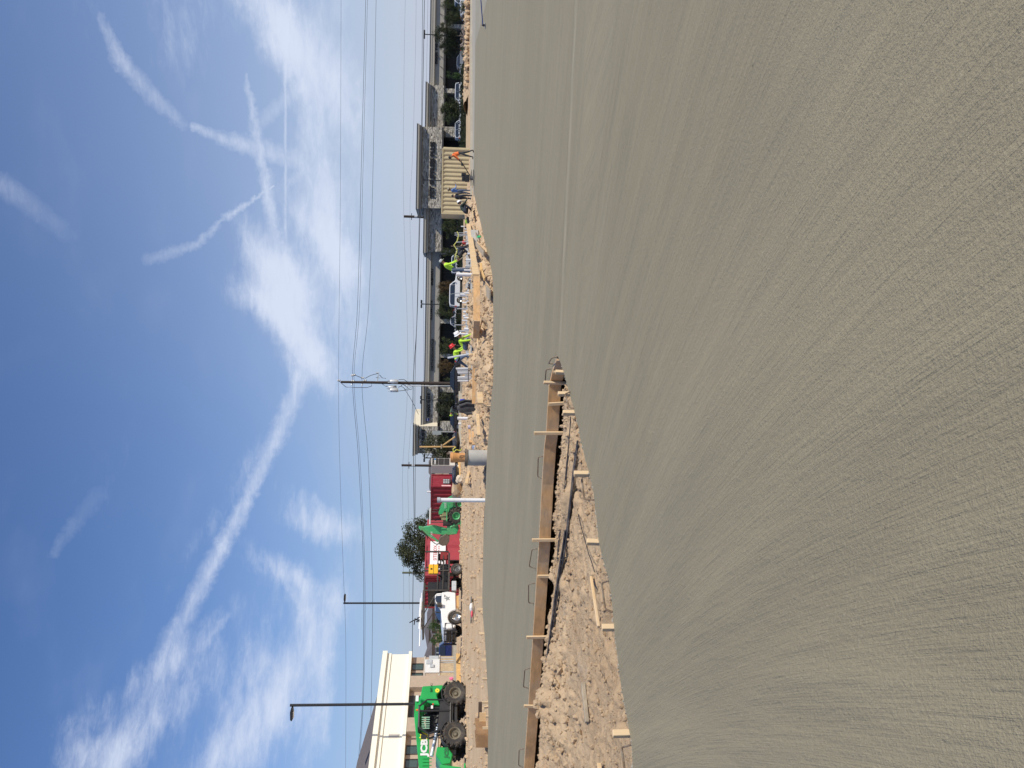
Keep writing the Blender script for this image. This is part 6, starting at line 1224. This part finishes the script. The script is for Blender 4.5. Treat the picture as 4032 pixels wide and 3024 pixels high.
lb = [  # name, label, a(px), za, b(px), zb, w, h, mat
    ('plank', 'long cream plank slanting left down towards the camera near the tall worker', (1844, 884), .5, (1874, 1084), .5, .09, .24, STAKE),
    ('plank', 'long brown form plank continuing left from the cream plank', (1877, 1088), .47, (1877, 1262), .47, .06, .24, PLANK),
    ('plank', 'brown form plank behind the two lime shirt workers', (1878, 1262), .47, (1874, 1330), .47, .06, .22, PLANK),
    ('plank', 'brown form plank in front of the grey conduit rack', (1870, 1450), .38, (1868, 1590), .38, .06, .2, PLANK),
    ('plank', 'grey weathered plank lying right behind the hanging jackets', (1876, 1452), .32, (1873, 1600), .32, .05, .1, OLDWOOD),
    ('plank', 'cream board lying by the worker reaching down', (1880, 1346), .36, (1882, 1382), .36, .28, .05, STAKE),
    ('plank', 'loose grey plank tilted on the dirt under the cream plank', (1874, 960), .30, (1905, 1000), .22, .2, .04, OLDWOOD),
    ('plank', 'thin loose slat crossing the dirt right of the tilted grey plank', (1866, 890), .25, (1880, 948), .22, .08, .04, OLDWOOD),
    ('plank', 'thin cream slat resting on the dirt below the crouching white hat', (1848, 838), .3, (1862, 800), .2, .06, .05, STAKE),
    ('plank', 'short cream plank in the rubble right of the green dot', (1857, 822), .26, (1864, 862), .26, .2, .05, STAKE),
    ('plank', 'yellow offcut pile plank below the end of the cream plank', (1893, 1050), .28, (1896, 1078), .26, .35, .08, YWOOD),
    ('plank', 'slanted yellow slat near the end of the cream plank', (1898, 1070), .26, (1908, 1100), .22, .12, .05, YWOOD),
    ('plank', 'broken grey planks lying flat in the dirt hollow', (1905, 1128), .16, (1930, 1162), .10, .35, .05, OLDWOOD),
    ('plank', 'long thin slat leaning across the dirt below the brown plank', (1904, 1235), .2, (1888, 1300), .3, .06, .05, STAKE),
    ('plank', 'pale tilted board with dark knot left of the brown planks', (1884, 1282), .4, (1870, 1322), .34, .3, .05, YWOOD),
    ('plank', 'cream board standing on edge in the dirt behind the hanging jackets', (1889, 1548), .3, (1892, 1590), .3, .08, .2, STAKE),
    ('plank', 'long cream slat lying from the hanging jackets towards the black sheet', (1880, 1632), .32, (1886, 1716), .3, .09, .12, STAKE),
    ('plank', 'brown plank behind the lilac pipe stub', (1852, 1668), .4, (1855, 1745), .4, .1, .2, PLANK),
    ('plank', 'brown plank in front of the lilac pipe stub', (1866, 1700), .34, (1866, 1752), .34, .08, .16, PLANK),
    ('plank', 'yellow board lying flat behind the orange pipe on the left', (1808, 1822), .42, (1810, 1910), .42, .1, .22, YWOOD),
    ('plank', 'cream plank leaning on a stake right of the white standpipe', (1847, 1852), .38, (1836, 1905), .55, .1, .14, STAKE),
    ('plank', 'yellow timber lying under the red storage container', (1802, 2115), .36, (1801, 2145), .36, .2, .25, YWOOD),
    ('plank', 'yellow timber lying behind the rear wheel of the rack truck', (1801, 2175), .36, (1801, 2200), .36, .2, .25, YWOOD),
    ('plank', 'yellow timber lying behind the white truck cab', (1803, 2350), .38, (1804, 2392), .38, .2, .25, YWOOD),
    ('plank', 'long yellow form board beside the pale kerb before the cream building', (1804, 2576), .5, (1806, 2700), .48, .12, .28, YWOOD),
    ('plank', 'yellow form board seen between the telehandler wheels', (1806, 2765), .46, (1808, 2815), .46, .12, .26, YWOOD),
    ('plank', 'yellow cross slat over the form board right of the telehandler', (1778, 2656), .62, (1815, 2657), .42, .05, .05, YWOOD)]
for nm, lab, a, za, b, zb, w_, h_, mm in lb:
    lumber(nm, lab, G(*a, z=za), G(*b, z=zb), w_, h_, mm, 'plank', group='lumber lying about the site')
# upright pipe stubs: y, x top, x bottom, radius, D
stubs = [(892, 1815, 1829, .055, 47, 'white'), (902, 1828, 1840, .05, 46, 'white'), (913, 1830, 1845, .05, 45.5, 'white'), (960, 1827, 1853, .07, 44, 'white'), (972, 1819, 1838, .05, 46, 'grey'), (999, 1840, 1858, .09, 42, 'white'), (1023, 1834, 1862, .07, 41, 'white'), (1050, 1832, 1856, .1, 41, 'grey'), (1065, 1827, 1868, .07, 39.5, 'white'),
         (1082, 1797, 1860, .14, 38.5, 'white'), (1103, 1846, 1870, .1, 39, 'grey'), (1144, 1841, 1858, .08, 41, 'white'), (1155, 1827, 1858, .06, 41, 'white'), (1160, 1812, 1832, .1, 43, 'white'), (1178, 1820, 1832, .05, 43, 'white'), (1192, 1819, 1847, .06, 42, 'white'), (1201, 1867, 1893, .12, 36.5, 'white'), (1228, 1824, 1836, .1, 43, 'white'), (1244, 1823, 1833, .1, 43, 'white'),
         (1252, 1826, 1845, .08, 43, 'white'), (1262, 1820, 1842, .06, 43, 'white'), (1276, 1830, 1846, .06, 43, 'grey'), (1296, 1828, 1848, .12, 42, 'white'), (1304, 1808, 1832, .08, 44, 'grey'), (1316, 1813, 1864, .06, 40, 'white'), (1322, 1830, 1846, .16, 42.5, 'grey'), (1284, 1856, 1866, .09, 39, 'white'),
         (1521, 1840, 1856, .07, 40, 'white'), (1578, 1830, 1856, .09, 39, 'white'), (1601, 1868, 1893, .12, 36.5, 'white'), (1648, 1801, 1873, .13, 41, 'white'), (1657, 1853, 1878, .11, 38, 'grey'), (1682, 1843, 1878, .16, 38, 'lilac'), (1668, 1804, 1815, .09, 46, 'white')]
LIL = M_('lilac_pvc', (.50, .47, .60), .4, var=.05)
CN = {}
for i, (y, x0, x1, r, D, c) in enumerate(stubs):
    r *= .58
    near = ('right of the tall lime shirt worker' if y < 1060 else 'before the white car' if y < 1210 else 'right of the two lime shirt workers' if y < 1340 else 'between power pole and pier')
    g = 'white pipe stubs standing in the footings ' + near if c == 'white' else 'grey conduit stubs standing in the footings ' + near
    sz = 'thick' if r > .052 else 'thin'
    CN[sz + c + near] = CN.get(sz + c + near, -1) + 1
    spec = {1082: 'tall thick white pipe at the hood of the white car', 1201: 'short thick white stub at the near end of the brown form plank', 1601: 'white pipe stub under the hanging jackets', 1648: 'tall white pipe just left of the hanging jackets', 1682: 'lilac pipe stub beyond the long cream slat', 1316: 'long white pipe touching the hand side of the white hard hat worker', 1023: 'white stub directly under the lime shirt worker hands', 1578: 'white stub with blue rag right behind the hanging jackets'}
    tag(obj('pipe_stub', MB().cyl((0, 0, (P(x0, y, D).z - P(x1, y, D).z) / 2), r, P(x0, y, D).z - P(x1, y, D).z, 14), {'white': PVC, 'grey': GPVC, 'lilac': LIL}[c], None, P(x1, y, D), smooth=True),
        spec.get(y, '%s %s pipe stub %s, %s from the right' % (sz, c, near, ORD[CN[sz + c + near]])), 'pipe', None if y in spec else g + ' ' + sz)
# thin rods
for i, (y0, x0, y1, x1, D, m_, lab) in enumerate([(918, 1790, 916, 1842, 44, GPVC, 'thin grey rod left of the two others above the cream plank'), (926, 1790, 921, 1844, 44, GPVC, 'middle thin grey rod rising above the cream plank'), (931, 1798, 925, 1840, 44, GPVC, 'short slanted thin rod above the cream plank'), (954, 1796, 951, 1850, 43, GPVC, 'thin grey rod below the yellow rope loop'),
        (969, 1775, 971, 1822, 46, RUST, 'thin brown rod standing behind the yellow rope'), (1056, 1795, 1055, 1865, 39.6, GPVC, 'thin grey rod between the legs of the lime shirt worker'), (1155, 1790, 1152, 1830, 43, GPVC, 'thin rod leaning before the white car door'), (1168, 1792, 1165, 1845, 41, GPVC, 'thin rod before the rear door of the white car'),
        (1216, 1800, 1212, 1865, 40, GPVC, 'thin rod at the tail of the white car, upright'), (1214, 1805, 1224, 1865, 40, GPVC, 'thin rod at the tail of the white car, slanted'), (1279, 1790, 1280, 1830, 43, GPVC, 'thin rod right of the white pickup')]):
    tubepx('thin_rod', lab, 'rod', x0, y0, x1, y1, D, .022, m_)
tubepx('leaning_pole', 'long grey pole leaning over the red hard hat worker', 'pole', 1765, 1409, 1918, 1382, 37.5, .045, GREYM, D1=35.5)
tubepx('short_pole', 'short grey pole beside the foot of the long leaning pole', 'pole', 1882, 1383, 1918, 1377, 36, .05, GREYM, D1=35)
# stack of conduits held by a rail (between the workers and the pole)
t = thing('conduit_rack', 'row of upright light grey conduits held by a rail beside the power pole', 'conduit rack', P(1864, 1474, 38.5)); o_ = Vector(t.location)
for k, (y, x0) in enumerate([(1450, 1795), (1454, 1797), (1460, 1800), (1465, 1801), (1470, 1803), (1478, 1830), (1484, 1802), (1489, 1801), (1493, 1803), (1499, 1802)]):
    a = P(1861, y, 38.3) - o_; b = P(x0, y + 1, 38.3) - o_; obj('conduit', MB().tube([a, b], .035 if k != 5 else .05, 8), GPVC if k % 3 else PVC, t, smooth=True)
obj('rail', MB().tube([P(1844, 1440, 38.1) - o_, P(1844, 1503, 38.1) - o_], .02, 6), DKMET, t)
# yellow rope over the rods
rp = [P(x, y, 44) for x, y in [(1800, 912), (1806, 925), (1800, 950), (1787, 965), (1800, 985), (1797, 998), (1790, 1003), (1806, 1010), (1790, 1022), (1795, 1000)]]
tag(obj('yellow_rope', MB().tube([q - rp[0] for q in rp], .03, 5), M_('rope_yellow', (.62, .60, .16), .8), None, rp[0]), 'yellow rope strung loosely over the thin rods', 'rope')
# stakes at the slab far edge and in the dirt
ORDM = ORD + ['thirteenth', 'fourteenth', 'fifteenth']; CNT = {}
for i, (y, x0, x1, D) in enumerate([(994, 1907, 1918, 33.5), (1024, 1905, 1930, 31.5), (1036, 1914, 1934, 30.8), (1056, 1921, 1936, 30.6), (1072, 1923, 1937, 30.4), (1081, 1920, 1937, 30.2), (1106, 1932, 1940, 30), (1190, 1875, 1915, 33), (1116, 1858, 1890, 36), (1392, 1922, 1938, 30.2), (1510, 1916, 1936, 30.6), (1600, 1916, 1930, 31), (1641, 1912, 1929, 31.4), (1262, 1880, 1893, 34.5), (1248, 1932, 1942, 29.8),
        (2212, 1893, 1902, 34.2), (2352, 1877, 1900, 34.3), (2399, 1879, 1901, 34), (2493, 1887, 1907, 33), (2597, 1896, 1913, 31.3), (2674, 1900, 1917, 30), (2767, 1898, 1922, 28.8), (2785, 1907, 1924, 28.4), (2822, 1912, 1925, 28), (2866, 1900, 1922, 27.8)]):
    if y > 2000 or x1 > 1915: D = float(edge_y(np.array([(1512 - y) / F_PX]))[0]) + .35
    a = P(x1, y, D); b = P(x0, y, D); g = 'left' if y > 2000 else 'middle'
    tag(obj('edge_stake', stake_mesh(b.z - a.z + .1, .07, .05), STAKE, None, b, rot=(R(rs.uniform(-5, 5)), R(rs.uniform(-4, 4)), R(rs.uniform(-30, 30)))), ('short pale stake beyond the left part of the slab far edge, %s from the left' % ORD[24 - i] if g == 'left' else 'short pale stake among the middle rubble beyond the slab, %s from the right' % ORDM[i]), 'stake', 'pale stakes beyond the far slab edge, ' + g)
# open wooden box form at the left
t = thing('form_box', 'brown wooden box form sunk at the slab edge below the telehandler wheel', 'formwork', P(1916, 2892, 27.0)); 
DPL = M_('dark_form_plank', (.30, .175, .085), .8, var=.2, scale=4); obj('side', MB().b(-.40, .0, -.05, 0, -.1, .30), DPL, t); obj('side', MB().b(-.02, .02, .0, 1.3, -.1, .34), DPL, t); obj('side', MB().b(.02, .30, 1.0, 1.05, -.1, .2), STAKE, t); obj('side', MB().b(-.42, -.38, .0, 1.3, -.1, .34), DPL, t)
slabpx('dark_timber', 'dark timber lying on the dirt behind the brown box form', 'timber', (1884, 2765), (1882, 2890), .12, .12, M_('dark_timber', (.08, .055, .04), .9), .22)
t = slabpx('steel_plate', 'low dark metal tray lying in the dirt before the white truck', 'tray', (1853, 2355), (1853, 2448), .45, .05, M_('tray_grey', (.12, .12, .12), .6), .28)
tag(obj('red_rag', MB().ell((0, 0, 0), .16, .12, .05, 8, 5), M_('rag_red', (.7, .12, .15), .8), None, G(1858, 2418, z=.27)), 'small pink red rag beside the dark metal tray', 'rag'); tag(obj('white_bag', MB().ell((0, 0, 0), .2, .15, .09, 9, 6), WHT, None, G(1856, 2392, z=.27)), 'crumpled white bag lying on the dark metal tray', 'bag')
# plastic sheeting
def cloth_blob(name, label, cat, c, sx, sy, sz, m_, seed, D=None):
    rng = random.Random(seed); V2, F2 = I2; vs = []
    for v in V2: k = 1 + .28 * math.sin(v.x * 7 + seed) * math.cos(v.y * 6 + v.z * 5) + rng.uniform(-.1, .1); vs.append((v.x * sx * k, v.y * sy * k, v.z * sz * k))
    return tag(obj(name, MB().add(vs, F2), m_, None, c), label, cat)
BPL = M_('black_plastic', (.02, .02, .022), .25, var=.3, spec=.8)
cloth_blob('plastic_sheet', 'crumpled black plastic sheet on the dirt right of the concrete pier', 'plastic sheet', P(1884, 1736, 36.5), .42, .6, .22, BPL, 3); cloth_blob('silver_sheet', 'shiny silver side of the crumpled sheet right of the concrete pier', 'plastic sheet', P(1874, 1752, 36.2), .22, .4, .16, M_('silver_plastic', (.7, .7, .72), .2, metal=.6), 5)
cloth_blob('plastic_sheet', 'black plastic heap lying left of the monument sign foot', 'plastic sheet', P(1794, 1868, 60), .8, .7, .25, BPL, 7); cloth_blob('plastic_sheet', 'small black plastic scrap on the dirt left of the pier', 'plastic sheet', P(1893, 1838, 36), .28, .4, .15, BPL, 9)
cloth_blob('sand_bag', 'pale sand bag leaning on the yellow board', 'sand bag', P(1810, 1886, 58), .28, .25, .28, M_('bag_cream', (.6, .5, .38), .9), 11); cloth_blob('plastic_sheet', 'black plastic heap under the large dark tree', 'plastic sheet', P(1797, 1745, 66), 1.0, .6, .3, BPL, 13)
cloth_blob('rock_pile', 'pile of tan broken rock beside the backhoe bucket', 'rock pile', P(1800, 1920, 63), .8, .5, .4, DIRT, 15)
# hanging jackets
def jacket(label, c, h, w_, m_, seed):
    mb = MB(); n = 14; rings = []
    for j in range(9):
        t = j / 8; ww = w_ * (.25 + .75 * math.sin(min(1, t * 1.15 + .12) * 2.2)) ; rings.append([(math.cos(2 * math.pi * k / n) * ww * (1 + .18 * math.sin(3 * k + seed + j * .4)) + .08 * t, math.sin(2 * math.pi * k / n) * ww * .45, -t * h) for k in range(n)])
    vs = [v for r in rings for v in r]; fs = [(j * n + k, j * n + (k + 1) % n, (j + 1) * n + (k + 1) % n, (j + 1) * n + k) for j in range(8) for k in range(n)] + [tuple(range(n)), tuple(8 * n + k for k in range(n))]
    mb.add(vs, fs); t_ = thing('hanging_jacket', label, 'jacket', c, 0, 'jackets hung on the pipe stubs'); obj('torso', mb, m_, t_, smooth=True)
    for s in (-1, 1): obj('sleeve', MB().tube([(s * w_ * .6, -.05, -.1 * h), (s * w_ * 1.15, -.1, -.45 * h), (s * w_ * .95, -.08, -.85 * h)], [.07, .065, .05], 8), m_, t_, smooth=True)
    return t_
JG = M_('jacket_grey', (.06, .06, .065), .8, var=.5, scale=5); jacket('dark grey jacket hanging lowest and leftmost on the white pipes', P(1800, 1608, 36.3), .95, .19, BLACK and JG, 1); jacket('black jacket with light lining hanging right beside the grey one', P(1802, 1590, 36.6), .70, .12, M_('jacket_black', (.02, .02, .022), .8, var=.4, scale=5), 4)
cloth_blob('blue_rag', 'blue rag hung on the white stub beside the jackets', 'rag', P(1822, 1578, 38.8), .1, .08, .14, M_('rag_blue', (.03, .06, .4), .8), 21)
cloth_blob('green_bottle', 'tiny green bottle lying in the dirt below the tilted grey plank', 'bottle', P(1886, 932, 38), .05, .05, .1, M_('bottle_green', (.05, .6, .25), .3), 23)
cloth_blob('pink_flag', 'small pink marker flag on the pale kerb before the cream building', 'flag', P(1777, 2672, 61), .12, .05, .16, M_('flag_pink', (.9, .2, .35), .6), 25)
# dead branches on the bank at the right
mb = MB()
for k in range(60): p = Vector((rs.gauss(0, 1.0), rs.gauss(0, .6), abs(rs.gauss(0, .25)))); mb.tube([p, p + Vector((rs.gauss(0, .5), rs.gauss(0, .2), rs.gauss(.1, .3)))], .04, 4)
tag(obj('dead_branches', mb, GREYM and M_('dead_wood', (.25, .22, .20), .9), None, (P(1835, 140, 92).x, 92, .15)), 'pile of grey dead branches on the rubble right of the pale pavement', 'branches', kind='stuff')
